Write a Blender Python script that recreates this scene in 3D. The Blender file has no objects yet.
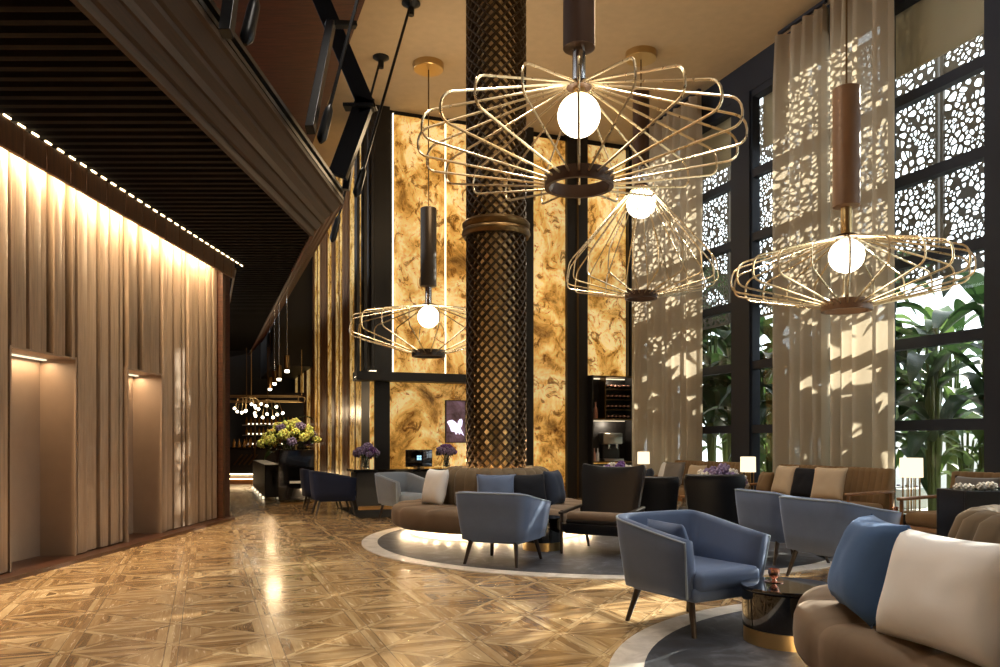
import bpy, bmesh, math, random
from mathutils import Vector, Matrix, noise as mnoise
random.seed(11)
SC = bpy.context.scene
COL = SC.collection
PI = math.pi
F = 787.0; CX = 500.0; HY = 441.0; EYE = 1.3
TH = math.radians(20.6)
UX, UY = math.cos(TH), math.sin(TH)          # along the gold wall
VX, VY = -math.sin(TH), math.cos(TH)         # along the window wall, away from us

def at(px, py, Y):                           # the point seen at a pixel, Y metres away
    return Vector(((px-CX)/F*Y, Y, EYE+(HY-py)/F*Y))
def UV(u, v, z=0):                           # frame with its origin at the corner of the onyx wall
    return Vector((-2.6+UX*u+VX*v, 16.41+UY*u+VY*v, z))
def RW(t, off, z=0):                         # along the window wall; off = metres into the room
    return Vector((4.87+VX*t-UX*off, 13.74+VY*t-UY*off, z))
def t_px(px, off=0):
    k = (px-CX)/F
    return (4.87-UX*off-k*(13.74-UY*off))/(k*VY-VX)

# ------------------------------------------------------------------ materials
def new_mat(name):
    m = bpy.data.materials.new(name); m.use_nodes = True
    nt = m.node_tree
    b = nt.nodes['Principled BSDF']
    return m, nt, b
def setp(b, **k):
    for n, v in k.items():
        n = n.replace('_', ' ')
        if n in b.inputs: b.inputs[n].default_value = v
def rgb(r, g, bl): return (r, g, bl, 1)
def srgb(r, g, b):
    f = lambda c: (c/255/12.92 if c/255 <= .04045 else ((c/255+.055)/1.055)**2.4)
    return (f(r), f(g), f(b), 1)
def N(nt, typ, **k):
    n = nt.nodes.new(typ)
    for a, v in k.items(): setattr(n, a, v)
    return n
def M(nt, op, a, b=None, c=None):
    n = nt.nodes.new('ShaderNodeMath'); n.operation = op
    for i, x in enumerate((a, b, c)):
        if x is None: continue
        if isinstance(x, (int, float)): n.inputs[i].default_value = x
        else: nt.links.new(x, n.inputs[i])
    return n.outputs[0]
def ramp(nt, fac, stops):
    r = nt.nodes.new('ShaderNodeValToRGB')
    el = r.color_ramp.elements
    while len(el) < len(stops): el.new(.5)
    for e, (p, c) in zip(el, stops): e.position = p; e.color = c
    nt.links.new(fac, r.inputs[0])
    return r.outputs[0]
def mixc(nt, fac, a, b, typ='MIX'):
    n = nt.nodes.new('ShaderNodeMix'); n.data_type = 'RGBA'; n.blend_type = typ
    if isinstance(fac, (int, float)): n.inputs[0].default_value = fac
    else: nt.links.new(fac, n.inputs[0])
    for i, x in ((6, a), (7, b)):
        if isinstance(x, tuple): n.inputs[i].default_value = x
        else: nt.links.new(x, n.inputs[i])
    return n.outputs[2]
def mapping(nt, kind='Object', scale=(1, 1, 1), rot=(0, 0, 0)):
    tc = N(nt, 'ShaderNodeTexCoord'); mp = N(nt, 'ShaderNodeMapping')
    mp.inputs['Scale'].default_value = scale; mp.inputs['Rotation'].default_value = rot
    if kind == 'World':
        g = N(nt, 'ShaderNodeNewGeometry'); nt.links.new(g.outputs['Position'], mp.inputs[0])
    else: nt.links.new(tc.outputs[kind], mp.inputs[0])
    return mp.outputs[0]
def noise_tex(nt, vec, scale, detail=4, rough=.5, dist=0):
    n = N(nt, 'ShaderNodeTexNoise')
    n.inputs['Scale'].default_value = scale; n.inputs['Detail'].default_value = detail
    n.inputs['Roughness'].default_value = rough; n.inputs['Distortion'].default_value = dist
    if vec is not None: nt.links.new(vec, n.inputs['Vector'])
    return n.outputs['Fac']
def bump(nt, b, h, strength=.2, dist=.01):
    n = N(nt, 'ShaderNodeBump'); n.inputs['Strength'].default_value = strength; n.inputs['Distance'].default_value = dist
    nt.links.new(h, n.inputs['Height']); nt.links.new(n.outputs[0], b.inputs['Normal'])

def plain(name, col, rough=.5, metal=0, **k):
    m, nt, b = new_mat(name)
    setp(b, Base_Color=col, Roughness=rough, Metallic=metal, **k)
    v = mapping(nt); f = noise_tex(nt, v, 6, 3)
    c = mixc(nt, f, tuple(x*.88 for x in col[:3])+(1,), tuple(min(1, x*1.1) for x in col[:3])+(1,))
    nt.links.new(c, b.inputs['Base Color'])
    return m
def velvet(name, col, sheen=.6, var=.3, rough=.75, tint=None):
    m, nt, b = new_mat(name)
    v = mapping(nt); f = noise_tex(nt, v, 3.5, 4, .6, .6)
    c = mixc(nt, f, tuple(x*(1-var) for x in col[:3])+(1,), tuple(min(1, x*(1+var)) for x in col[:3])+(1,))
    nt.links.new(c, b.inputs['Base Color'])
    setp(b, Roughness=rough, Sheen_Weight=sheen, Sheen_Roughness=.35, Sheen_Tint=tint or tuple(min(1, x*2+.2) for x in col[:3])+(1,))
    setp(b, Specular_IOR_Level=.2)
    g = noise_tex(nt, v, 260, 2)
    bump(nt, b, g, .12, .003)
    return m
def wood(name, c1, c2, scale=(1, 1, 1), rough=.45, coat=0, world=False, rot=(0, 0, 0)):
    m, nt, b = new_mat(name)
    v = mapping(nt, 'World' if world else 'Object', scale, rot)
    f = noise_tex(nt, v, 4, 6, .62, .8)
    c = ramp(nt, f, [(.25, c1), (.75, c2)])
    nt.links.new(c, b.inputs['Base Color']); setp(b, Roughness=rough, Coat_Weight=coat, Coat_Roughness=.15)
    bump(nt, b, f, .15, .004)
    return m
def emit(name, col, strength):
    m, nt, b = new_mat(name)
    nt.nodes.remove(b)
    e = N(nt, 'ShaderNodeEmission'); e.inputs[0].default_value = col; e.inputs[1].default_value = strength
    nt.links.new(e.outputs[0], nt.nodes['Material Output'].inputs[0])
    return m
def metal(name, col, rough=.25):
    m, nt, b = new_mat(name)
    v = mapping(nt); f = noise_tex(nt, v, 18, 3)
    r = N(nt, 'ShaderNodeMapRange'); r.inputs[3].default_value = rough*.8; r.inputs[4].default_value = rough*1.25
    nt.links.new(f, r.inputs[0]); nt.links.new(r.outputs[0], b.inputs['Roughness'])
    setp(b, Base_Color=col, Metallic=1)
    return m

def onyx(name, strength, scale=1.0, seed=0.0):
    m, nt, b = new_mat(name)
    v = mapping(nt, 'World', (1, 1, .8))
    vo = N(nt, 'ShaderNodeVectorMath', operation='ADD'); vo.inputs[1].default_value = (seed, seed*.7, seed*1.3)
    nt.links.new(v, vo.inputs[0]); v = vo.outputs[0]
    big = noise_tex(nt, v, 1.25*scale, 8, .66, .7)
    fine = noise_tex(nt, v, 4.2*scale, 9, .72, 1.0)
    glow = noise_tex(nt, v, .55*scale, 2, .4, .2)
    c = ramp(nt, big, [(.33, srgb(104, 70, 26)), (.41, srgb(182, 132, 60)), (.49, srgb(228, 182, 100)), (.58, srgb(250, 222, 158)), (.65, srgb(222, 172, 90)), (.73, srgb(140, 94, 40))])
    vein = ramp(nt, fine, [(.38, rgb(.16, .09, .03)), (.435, rgb(.62, .48, .3)), (.47, rgb(1, .95, .86)), (.58, rgb(1, 1, 1)), (.66, rgb(.5, .36, .2))])
    c2 = mixc(nt, .9, c, vein, 'MULTIPLY')
    s = M(nt, 'MULTIPLY', M(nt, 'ADD', M(nt, 'MULTIPLY', glow, 1.3), .25), strength)
    nt.links.new(c2, b.inputs['Base Color']); nt.links.new(c2, b.inputs['Emission Color']); nt.links.new(s, b.inputs['Emission Strength'])
    setp(b, Roughness=.22)
    return m

def parquet():
    m, nt, b = new_mat('chantilly_parquet')
    g = N(nt, 'ShaderNodeNewGeometry'); mp = N(nt, 'ShaderNodeMapping')
    mp.inputs['Rotation'].default_value = (0, 0, -TH); S = 1/.613
    mp.inputs['Scale'].default_value = (S, S, S); mp.inputs['Location'].default_value = (.31, .1, 0)
    nt.links.new(g.outputs['Position'], mp.inputs[0])
    sp = N(nt, 'ShaderNodeSeparateXYZ'); nt.links.new(mp.outputs[0], sp.inputs[0])
    u, v = sp.outputs[0], sp.outputs[1]
    iu, iv = M(nt, 'FLOOR', u), M(nt, 'FLOOR', v)
    fu, fv = M(nt, 'SUBTRACT', M(nt, 'SUBTRACT', u, iu), .5), M(nt, 'SUBTRACT', M(nt, 'SUBTRACT', v, iv), .5)
    au, av = M(nt, 'ABSOLUTE', fu), M(nt, 'ABSOLUTE', fv)
    tri = M(nt, 'GREATER_THAN', au, av)                     # side triangles
    diag = M(nt, 'LESS_THAN', M(nt, 'ABSOLUTE', M(nt, 'SUBTRACT', au, av)), .062)
    edge = M(nt, 'GREATER_THAN', au, .435)
    ddir = M(nt, 'GREATER_THAN', M(nt, 'MULTIPLY', fu, fv), 0)
    mx = M(nt, 'MAXIMUM', au, av)
    q = M(nt, 'FLOOR', M(nt, 'MULTIPLY', mx, 9))
    sgn = M(nt, 'SIGN', M(nt, 'ADD', M(nt, 'MULTIPLY', tri, M(nt, 'SUBTRACT', fu, fv)), fv))
    ident = M(nt, 'ADD', M(nt, 'ADD', M(nt, 'MULTIPLY', iu, 17.3), M(nt, 'MULTIPLY', iv, 41.7)),
              M(nt, 'ADD', M(nt, 'MULTIPLY', q, 3.1), M(nt, 'ADD', M(nt, 'MULTIPLY', sgn, 7.7), M(nt, 'MULTIPLY', tri, 13.9))))
    ident = M(nt, 'ADD', ident, M(nt, 'MULTIPLY', diag, M(nt, 'ADD', 101.5, M(nt, 'MULTIPLY', ddir, 33.3))))
    ident = M(nt, 'ADD', ident, M(nt, 'MULTIPLY', edge, 507.1))
    wn = N(nt, 'ShaderNodeTexWhiteNoise', noise_dimensions='1D'); nt.links.new(ident, wn.inputs['W'])
    rnd = wn.outputs['Value']
    def grain(sa, sb, swap):
        c = N(nt, 'ShaderNodeCombineXYZ')
        a_ = M(nt, 'ADD', u, v) if swap == 2 else u
        b_ = M(nt, 'SUBTRACT', u, v) if swap == 2 else v
        nt.links.new(M(nt, 'MULTIPLY', a_, sa), c.inputs[0]); nt.links.new(M(nt, 'MULTIPLY', b_, sb), c.inputs[1])
        nt.links.new(M(nt, 'MULTIPLY', rnd, 60), c.inputs[2])
        return noise_tex(nt, c.outputs[0], 1, 4, .6, .5)
    gv, gu = grain(26, 2.6, 0), grain(2.6, 26, 0)
    gd1, gd2 = grain(2, 20, 2), grain(20, 2, 2)
    def sel(f, a, c): return M(nt, 'ADD', M(nt, 'MULTIPLY', a, M(nt, 'SUBTRACT', 1, f)), M(nt, 'MULTIPLY', c, f))
    gr = sel(tri, gu, gv); gd = sel(ddir, gd2, gd1)
    gr = sel(diag, gr, gd); gr = sel(edge, gr, gv)
    tone = M(nt, 'ADD', M(nt, 'MULTIPLY', rnd, .55), M(nt, 'MULTIPLY', gr, .62))
    tone = M(nt, 'ADD', tone, M(nt, 'MULTIPLY', M(nt, 'MAXIMUM', diag, edge), .13))
    # dark seam lines between the pieces
    seam = M(nt, 'LESS_THAN', M(nt, 'ABSOLUTE', M(nt, 'SUBTRACT', M(nt, 'ABSOLUTE', M(nt, 'SUBTRACT', au, av)), .062)), .006)
    seam2 = M(nt, 'LESS_THAN', M(nt, 'ABSOLUTE', M(nt, 'SUBTRACT', au, .435)), .005)
    sm = M(nt, 'MAXIMUM', seam, seam2)
    c = ramp(nt, tone, [(.12, srgb(98, 72, 46)), (.42, srgb(150, 118, 80)), (.66, srgb(182, 150, 108)), (.95, srgb(212, 186, 144))])
    c = mixc(nt, M(nt, 'MULTIPLY', sm, .55), c, srgb(60, 36, 16))
    nt.links.new(c, b.inputs['Base Color'])
    w = noise_tex(nt, g.outputs['Position'], 2.2, 2)
    r = N(nt, 'ShaderNodeMapRange'); r.inputs[3].default_value = .16; r.inputs[4].default_value = .34
    nt.links.new(gr, r.inputs[0]); nt.links.new(r.outputs[0], b.inputs['Roughness'])
    setp(b, Specular_IOR_Level=.5, Coat_Weight=.35, Coat_Roughness=.1)
    h = M(nt, 'ADD', M(nt, 'MULTIPLY', w, .12), M(nt, 'MULTIPLY', sm, -.25))
    bump(nt, b, h, .12, .02)
    return m

def rug_mat():
    m, nt, b = new_mat('slate_blue_rug')
    v = mapping(nt, 'World'); f = noise_tex(nt, v, 3.2, 7, .65, 1.5)
    c = ramp(nt, f, [(.3, srgb(22, 26, 34)), (.52, srgb(46, 52, 64)), (.72, srgb(96, 102, 116))])
    nt.links.new(c, b.inputs['Base Color']); setp(b, Roughness=.55)
    bump(nt, b, noise_tex(nt, v, 90, 2), .2, .004)
    return m
def border_mat():
    m, nt, b = new_mat('pale_marble_border')
    v = mapping(nt, 'World'); f = noise_tex(nt, v, 5, 6, .6, 1)
    c = ramp(nt, f, [(.35, srgb(192, 186, 178)), (.6, srgb(232, 227, 220))])
    nt.links.new(c, b.inputs['Base Color']); setp(b, Roughness=.3)
    return m
def glass_mat():
    m, nt, b = new_mat('window_glass'); nt.nodes.remove(b)
    tr = N(nt, 'ShaderNodeBsdfTransparent'); gl = N(nt, 'ShaderNodeBsdfGlossy'); mx = N(nt, 'ShaderNodeMixShader')
    lw = N(nt, 'ShaderNodeLayerWeight'); fr_o = M(nt, 'ADD', M(nt, 'MULTIPLY', M(nt, 'POWER', lw.outputs['Facing'], 4.0), .5), .025)
    tr.inputs[0].default_value = (.96, .98, .97, 1); gl.inputs['Roughness'].default_value = .02
    nt.links.new(fr_o, mx.inputs[0]); nt.links.new(tr.outputs[0], mx.inputs[1]); nt.links.new(gl.outputs[0], mx.inputs[2])
    nt.links.new(mx.outputs[0], nt.nodes['Material Output'].inputs[0])
    return m
def curtain_mat(name, col, trans, sheer):
    m, nt, b = new_mat(name); nt.nodes.remove(b)
    d = N(nt, 'ShaderNodeBsdfDiffuse'); t = N(nt, 'ShaderNodeBsdfTranslucent'); tp = N(nt, 'ShaderNodeBsdfTransparent')
    v = mapping(nt, 'World', (40, 40, 400)); f = noise_tex(nt, v, 1, 2)
    c = mixc(nt, f, tuple(x*.85 for x in col[:3])+(1,), col)
    for s in (d, t): nt.links.new(c, s.inputs[0])
    m1 = N(nt, 'ShaderNodeMixShader'); m2 = N(nt, 'ShaderNodeMixShader')
    m1.inputs[0].default_value = trans; m2.inputs[0].default_value = sheer
    nt.links.new(d.outputs[0], m1.inputs[1]); nt.links.new(t.outputs[0], m1.inputs[2])
    nt.links.new(m1.outputs[0], m2.inputs[1]); nt.links.new(tp.outputs[0], m2.inputs[2])
    nt.links.new(m2.outputs[0], nt.nodes['Material Output'].inputs[0])
    return m
def leaf_mat(name, c1, c2):
    m, nt, b = new_mat(name)
    v = mapping(nt, 'World'); f = noise_tex(nt, v, 2.5, 4)
    c = mixc(nt, f, c1, c2); nt.links.new(c, b.inputs['Base Color']); setp(b, Roughness=.4)
    t = N(nt, 'ShaderNodeBsdfTranslucent'); nt.links.new(c, t.inputs[0])
    mx = N(nt, 'ShaderNodeMixShader'); mx.inputs[0].default_value = .4
    nt.links.new(b.outputs[0], mx.inputs[1]); nt.links.new(t.outputs[0], mx.inputs[2])
    nt.links.new(mx.outputs[0], nt.nodes['Material Output'].inputs[0])
    return m

MAT = dict(
    floor=parquet(), rug=rug_mat(), border=border_mat(), glass=glass_mat(),
    ceiling=plain('warm_plaster', srgb(196, 174, 142), .7),
    slat=wood('taupe_oak_slats', srgb(124, 104, 88), srgb(168, 146, 124), (10, 10, .5), .5, world=True),
    niche=plain('taupe_lacquer', srgb(140, 120, 104), .45),
    walnut=wood('dark_walnut', srgb(38, 20, 11), srgb(92, 52, 30), (1.2, 14, 14), .4, .2, True, (0, 0, -TH)),
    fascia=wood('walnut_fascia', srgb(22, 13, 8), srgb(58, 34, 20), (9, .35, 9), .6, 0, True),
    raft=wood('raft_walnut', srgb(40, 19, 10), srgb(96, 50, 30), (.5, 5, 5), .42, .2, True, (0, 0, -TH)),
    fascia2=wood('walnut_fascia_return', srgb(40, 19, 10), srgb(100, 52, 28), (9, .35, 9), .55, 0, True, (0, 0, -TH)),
    valance=wood('walnut_valance', srgb(58, 34, 18), srgb(104, 66, 36), (9, 9, .8), .5, 0, True),
    black=plain('matt_black', srgb(22, 19, 18), .5),
    darkgap=plain('black_backing', srgb(10, 9, 8), .8),
    steel=plain('dark_blued_steel', srgb(30, 33, 38), .38, .6),
    frame=plain('anthracite_frame', srgb(22, 30, 46), .6),
    gold_wood=wood('golden_brown_fin', srgb(78, 50, 24), srgb(150, 102, 54), (9, 9, .6), .4, .2, True),
    onyx=onyx('backlit_onyx', .72), onyx_rib=onyx('backlit_onyx_strips', .42, 1.4, 9.0),
    brass=metal('brushed_brass', srgb(196, 168, 118), .32),
    brass_dark=metal('aged_brass', srgb(112, 88, 56), .38),
    bronze=plain('bronze_brown', srgb(74, 52, 38), .4, .35),
    bronze_lit=plain('sunlit_bronze_brown', srgb(124, 94, 70), .45, .1),  # same bronze, with the sunlight on it put into a lighter colour
    gun=plain('gunmetal_brown', srgb(62, 54, 46), .35, .5),
    wire=metal('champagne_wire', srgb(236, 218, 182), .28),
    chrome=metal('chrome', srgb(205, 205, 205), .12),
    globe=emit('opal_globe_light', (1, .86, .62, 1), 9.0),
    led=emit('warm_led', (1, .74, .40, 1), 9.0),
    led_c=emit('neutral_led', (1, .84, .58, 1), 2.6),
    shade=emit('lamp_shade_lit', (1, .83, .55, 1), 1.5),
    blue=velvet('dusty_blue_velvet', srgb(96, 112, 142), 1.0, .18),
    blue_pale=velvet('pale_blue_velvet', srgb(140, 150, 162), .6, .15),
    blue_c=velvet('blue_velvet_cushion', srgb(70, 100, 144), .7, .2),
    navy=velvet('navy_velvet', srgb(32, 40, 66), .4, .2),
    bluedk=velvet('slate_blue_velvet', srgb(50, 58, 74), .5, .2),
    sheen_edge=velvet('pale_sheen_edge', srgb(150, 166, 186), .7, .1),  # velvet's edge sheen put into a paler colour
    taupe=velvet('taupe_velvet', srgb(118, 101, 84), .55, .28),
    taupe2=velvet('taupe_velvet_back', srgb(112, 97, 77), .55, .28),
    camel=velvet('camel_velvet', srgb(120, 95, 66), .5, .25),
    white=velvet('ivory_linen', srgb(240, 241, 243), .3, .06, .85),
    grey=velvet('grey_velvet', srgb(120, 116, 112), .5, .2),
    beige=velvet('beige_linen', srgb(190, 170, 144), .3, .1, .85),
    blackv=velvet('black_velvet', srgb(20, 22, 30), .4, .2),
    leather=plain('black_leather', srgb(15, 15, 18), .36),
    legwood=plain('espresso_wood', srgb(40, 28, 20), .4),
    oak=wood('honey_oak', srgb(110, 72, 38), srgb(160, 110, 62), (2, 2, 2), .4, .2),
    lacquer=plain('black_lacquer', srgb(10, 9, 10), .07, 0, Coat_Weight=1),
    copper=metal('rose_copper', srgb(228, 180, 160), .22),
    curtain=curtain_mat('sheer_linen', srgb(200, 186, 164), .42, .06),
    blind=curtain_mat('roller_fabric', srgb(192, 180, 158), .25, 0),
    screen=plain('bronze_grey_screen', srgb(96, 90, 82), .6),
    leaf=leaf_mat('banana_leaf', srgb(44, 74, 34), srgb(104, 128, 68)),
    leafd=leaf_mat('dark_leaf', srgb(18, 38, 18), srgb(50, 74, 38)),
    stem=plain('green_stem', srgb(90, 104, 50), .6),
    paving=plain('pale_paving', srgb(190, 186, 176), .8),
    white_wall=plain('white_render', srgb(225, 225, 222), .8),
    lilac=plain('lilac_petals', srgb(140, 122, 158), .7), yellow=plain('yellow_green_petals', srgb(226, 224, 120), .7, 0, Subsurface_Weight=.1),
    whitep=plain('white_petals', srgb(228, 222, 210), .7), purple=plain('purple_petals', srgb(120, 84, 150), .7),
    bottle=plain('amber_bottle', srgb(150, 104, 44), .1, 0), foil=plain('pink_foil', srgb(206, 150, 130), .3, .4),
    smoke=plain('smoked_glass', srgb(30, 24, 20), .05), steelm=metal('brushed_steel', srgb(170, 165, 158), .3),
    stripe=plain('lilac_stripe', srgb(120, 112, 140), .8),
)
def clear_glass():
    m, nt, b = new_mat('clear_vase'); setp(b, Base_Color=rgb(.9, .95, .95), Roughness=.03, Transmission_Weight=.9, IOR=1.3); return m
MAT['vase'] = clear_glass()
def screen_art():
    m, nt, b = new_mat('display_panel')
    v = mapping(nt, 'World'); f = noise_tex(nt, v, 3, 5, .6, 1)
    c = ramp(nt, f, [(.3, srgb(70, 48, 44)), (.55, srgb(120, 92, 104)), (.75, srgb(150, 120, 150))])
    nt.links.new(c, b.inputs['Base Color']); nt.links.new(c, b.inputs['Emission Color']); setp(b, Emission_Strength=.35, Roughness=.2)
    return m
MAT['display'] = screen_art()
MAT['wing'] = emit('display_glow', (.86, .78, 1, 1), 1.6)
MAT['icon'] = emit('screen_icon', (.4, .75, 1, 1), 1.5)

# ------------------------------------------------------------------ mesh builder
class MB:
    def __init__(self): self.bm = bmesh.new()
    def face(self, vs):
        try: return self.bm.faces.new(vs)
        except ValueError: return None
    def box(self, c, s, rz=0, rot=None):
        m = Matrix.Translation(Vector(c)) @ (rot.to_4x4() if rot is not None else Matrix.Rotation(rz, 4, 'Z')) @ Matrix.Diagonal((s[0], s[1], s[2], 1))
        bmesh.ops.create_cube(self.bm, size=1, matrix=m); return self
    def rbox(self, c, s, r, rz=0, rot=None, seg=3):
        b2 = bmesh.new()
        bmesh.ops.create_cube(b2, size=1, matrix=Matrix.Diagonal((s[0], s[1], s[2], 1)))
        bmesh.ops.bevel(b2, geom=b2.edges[:], offset=min(r, min(s)*.49), segments=seg, profile=.5, affect='EDGES')
        m = Matrix.Translation(Vector(c)) @ (rot.to_4x4() if rot is not None else Matrix.Rotation(rz, 4, 'Z'))
        return self.add(b2, m)
    def add(self, b2, m=None):
        mp = {}
        for v in b2.verts: mp[v] = self.bm.verts.new((m @ v.co) if m else v.co)
        for f in b2.faces: self.face([mp[v] for v in f.verts])
        b2.free(); return self
    def prism(self, pts, z0, z1):
        a = [self.bm.verts.new((p[0], p[1], z0)) for p in pts]; b = [self.bm.verts.new((p[0], p[1], z1)) for p in pts]
        n = len(pts)
        self.face(a[::-1]); self.face(b)
        for i in range(n): self.face([a[i], a[(i+1) % n], b[(i+1) % n], b[i]])
        return self
    def quad(self, *p):
        self.face([self.bm.verts.new(x) for x in p]); return self
    def rings(self, rings, closed=True, cap=True, loop=False):
        vs = [[self.bm.verts.new(p) for p in r] for r in rings]
        n = len(vs[0]); m = len(vs)
        for i in range(m if loop else m-1):
            a, b = vs[i], vs[(i+1) % m]
            for j in range(n if closed else n-1):
                self.face([a[j], a[(j+1) % n], b[(j+1) % n], b[j]])
        if cap and closed and not loop: self.face(vs[0][::-1]); self.face(vs[-1])
        return self
    def tube(self, path, r, seg=8, closed=False):
        path = [Vector(p) for p in path]; n = len(path)
        rr = r if isinstance(r, (list, tuple)) else [r]*n
        out = []; prev = None
        for i, p in enumerate(path):
            if closed: t = path[(i+1) % n]-path[i-1]
            else: t = path[min(i+1, n-1)]-path[max(i-1, 0)]
            t = t.normalized() if t.length > 1e-9 else Vector((0, 0, 1))
            if prev is None:
                a = t.cross(Vector((0, 0, 1)))
                if a.length < .05: a = t.cross(Vector((1, 0, 0)))
            else: a = prev-t*prev.dot(t)
            a.normalize(); prev = a; b = t.cross(a)
            out.append([p+(a*math.cos(2*PI*k/seg)+b*math.sin(2*PI*k/seg))*rr[i] for k in range(seg)])
        return self.rings(out, True, True, closed)
    def lathe(self, prof, seg=32, c=(0, 0, 0), cap=True):
        c = Vector(c)
        return self.rings([[c+Vector((max(r, 1e-4)*math.cos(2*PI*k/seg), max(r, 1e-4)*math.sin(2*PI*k/seg), z)) for k in range(seg)] for r, z in prof], True, cap)
    def ball(self, c, r, sub=2, sc=(1, 1, 1)):
        bmesh.ops.create_icosphere(self.bm, subdivisions=sub, radius=r, matrix=Matrix.Translation(Vector(c)) @ Matrix.Diagonal((sc[0], sc[1], sc[2], 1))); return self
    def build(self, name, mat, parent=None, smooth=False, loc=None, rz=0, bevel=0, sub=0):
        bmesh.ops.recalc_face_normals(self.bm, faces=self.bm.faces[:])
        me = bpy.data.meshes.new(name); self.bm.to_mesh(me); self.bm.free()
        if isinstance(mat, str): mat = MAT[mat]
        me.materials.append(mat)
        if smooth:
            for p in me.polygons: p.use_smooth = True
            if smooth != 'all': me.set_sharp_from_angle(angle=math.radians(40))
        o = bpy.data.objects.new(name, me); COL.objects.link(o)
        if parent: o.parent = parent
        if loc is not None: o.location = loc
        o.rotation_euler = (0, 0, rz)
        if bevel:
            md = o.modifiers.new('bevel', 'BEVEL'); md.width = bevel; md.segments = 2; md.limit_method = 'ANGLE'
        if sub:
            md = o.modifiers.new('sub', 'SUBSURF'); md.levels = md.render_levels = sub
        return o
def tag(o, label, cat, group=None, kind=None):
    if label: o['label'] = label
    if cat: o['category'] = cat
    if group: o['group'] = group
    if kind: o['kind'] = kind
    return o
def struct(o): o['kind'] = 'structure'; return o
def thing(name, label, cat, loc=(0, 0, 0), rz=0, group=None):
    o = bpy.data.objects.new(name, None); o.empty_display_size = .1; COL.objects.link(o)
    o.location = loc; o.rotation_euler = (0, 0, rz)
    return tag(o, label, cat, group)
def dup(root, loc, rz=None, label=None, group=None):
    r = root.copy(); COL.objects.link(r); r.location = loc
    if rz is not None: r.rotation_euler = (0, 0, rz)
    if label: r['label'] = label
    if group: r['group'] = group
    for ch in list(root.children):
        c = ch.copy(); COL.objects.link(c); c.parent = r
        for g in list(ch.children):
            d = g.copy(); COL.objects.link(d); d.parent = c
    return r
# ------------------------------------------------------------------ the shell
HC = 8.3
mb = MB(); mb.box((0, 14, -.1), (60, 60, .2)); struct(mb.build('floor', 'floor'))
mb = MB(); mb.prism([RW(8, -.25).xy, RW(-26, -.25).xy, (-20, -10), (-20, 40), RW(24, 3).xy], HC, HC+.3); struct(mb.build('ceiling', 'ceiling'))
mb = MB(); mb.box((0, -6, HC/2), (40, .2, HC)); struct(mb.build('wall_behind', 'walnut'))

# ---- slatted wall: X about -4.6, direction (.0229, 1)
LX, LY = .02286, .99974
def LW(y, off=0, z=0): return Vector((-4.86+LX*y+LY*off, y-LX*off, z))     # off > 0 into the lobby
wl = struct(bpy.data.objects.new('wall_left', None)); COL.objects.link(wl)
RZL = -math.atan2(LX, LY)
niches = [(7.53, 8.67), (9.80, 10.76), (3.2, 4.4), (5.4, 6.5)]
y = -5.5; WEND = 12.82
mb = MB()
mb.box(LW((WEND-5.6)/2, -.55, 2.1), (.1, WEND+5.6, 4.2), RZL)
bk = mb.build('slat_backing', 'darkgap', wl)
sl = MB(); ln = MB()
rs = random.Random(5)
def slat(y0, y1, z0, z1):
    d = rs.choice((.0, .0, .03, .045))
    w = y1-y0-.052
    c = LW((y0+y1)/2, -.045-d, (z0+z1)/2)
    sl.rbox(c, (.09, w, z1-z0), .012, RZL, None, 2)
while y < WEND-.02:
    nxt = min([n for pair in niches for n in pair if n > y+.01]+[WEND])
    w = rs.choice((.14, .17, .2, .24, .28))
    e = min(y+w, nxt)
    if nxt-e < .1: e = nxt
    inside = any(a-.01 <= y and e <= b+.01 for a, b in niches)
    slat(y, e, 2.2 if inside else .05, 4.12)
    y = e
sl.build('slat', 'slat', wl, True)
mb = MB(); mb.box(LW((WEND-5.6)/2, -.09, 2.1), (.02, WEND+5.6, 4.2), RZL)
for a, b in niches: pass
bm_ = MB()
ys = sorted(n for p in niches for n in p)
segs = [(-5.6, ys[0])]+[(ys[i], ys[i+1]) for i in range(1, len(ys)-1, 2)]+[(ys[-1], WEND)]
for a, b in segs: bm_.box(LW((a+b)/2, -.28, 2.1), (.36, b-a, 4.2), RZL)
for a, b in niches: bm_.box(LW((a+b)/2, -.28, 3.21), (.36, b-a, 1.98), RZL)
mb.bm.free(); bm_.build('dark_core', 'darkgap', wl)
for i, (a, b) in enumerate(niches):
    mb = MB()
    mb.box(LW((a+b)/2, -.41, 1.12), (.03, b-a, 2.2), RZL)
    mb.box(LW(a+.012, -.2, 1.12), (.4, .024, 2.2), RZL); mb.box(LW(b-.012, -.2, 1.12), (.4, .024, 2.2), RZL)
    mb.box(LW((a+b)/2, -.2, 2.205), (.4, b-a, .02), RZL)
    mb.build('niche_lining', 'niche', wl)
    MB().box(LW((a+b)/2, -.33, 2.185), (.05, b-a-.1, .012), RZL).build('niche_light', 'shade', wl)
MB().box(LW((WEND)+.06, -.2, 2.1), (.5, .1, 4.2), RZL).build('end_post', 'walnut', wl)
MB().box(LW((WEND-5.6)/2+.1, -.13, .02), (.6, WEND+5.9, .04), RZL).build('plinth', 'walnut', wl)
wl2 = UV(0, 0)
# valance with the light cove behind it
va = struct(bpy.data.objects.new('trim_1', None)); COL.objects.link(va)
mb = MB(); y = -5.5
while y < 12.95:
    w = rs.choice((.3, .36, .42)); e = min(y+w, 13.0)
    mb.rbox(LW((y+e)/2, .16, 4.115), (.05, e-y-.012, .27), .006, RZL, None, 1); y = e
mb.build('valance_plank', 'valance', va)
mb = MB(); y = -5.4
while y < 13.5:
    mb.box(LW(y, .19, 4.265), (.012, .1, .014), RZL); y += .21
mb.build('glow_band', 'led', va)  # glowing dashes stand for cove light leaking through the soffit gaps
MB().box(LW(4, .03, 4.2), (.05, 17.4, .02), RZL).build('cove_light', 'led', va)
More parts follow.
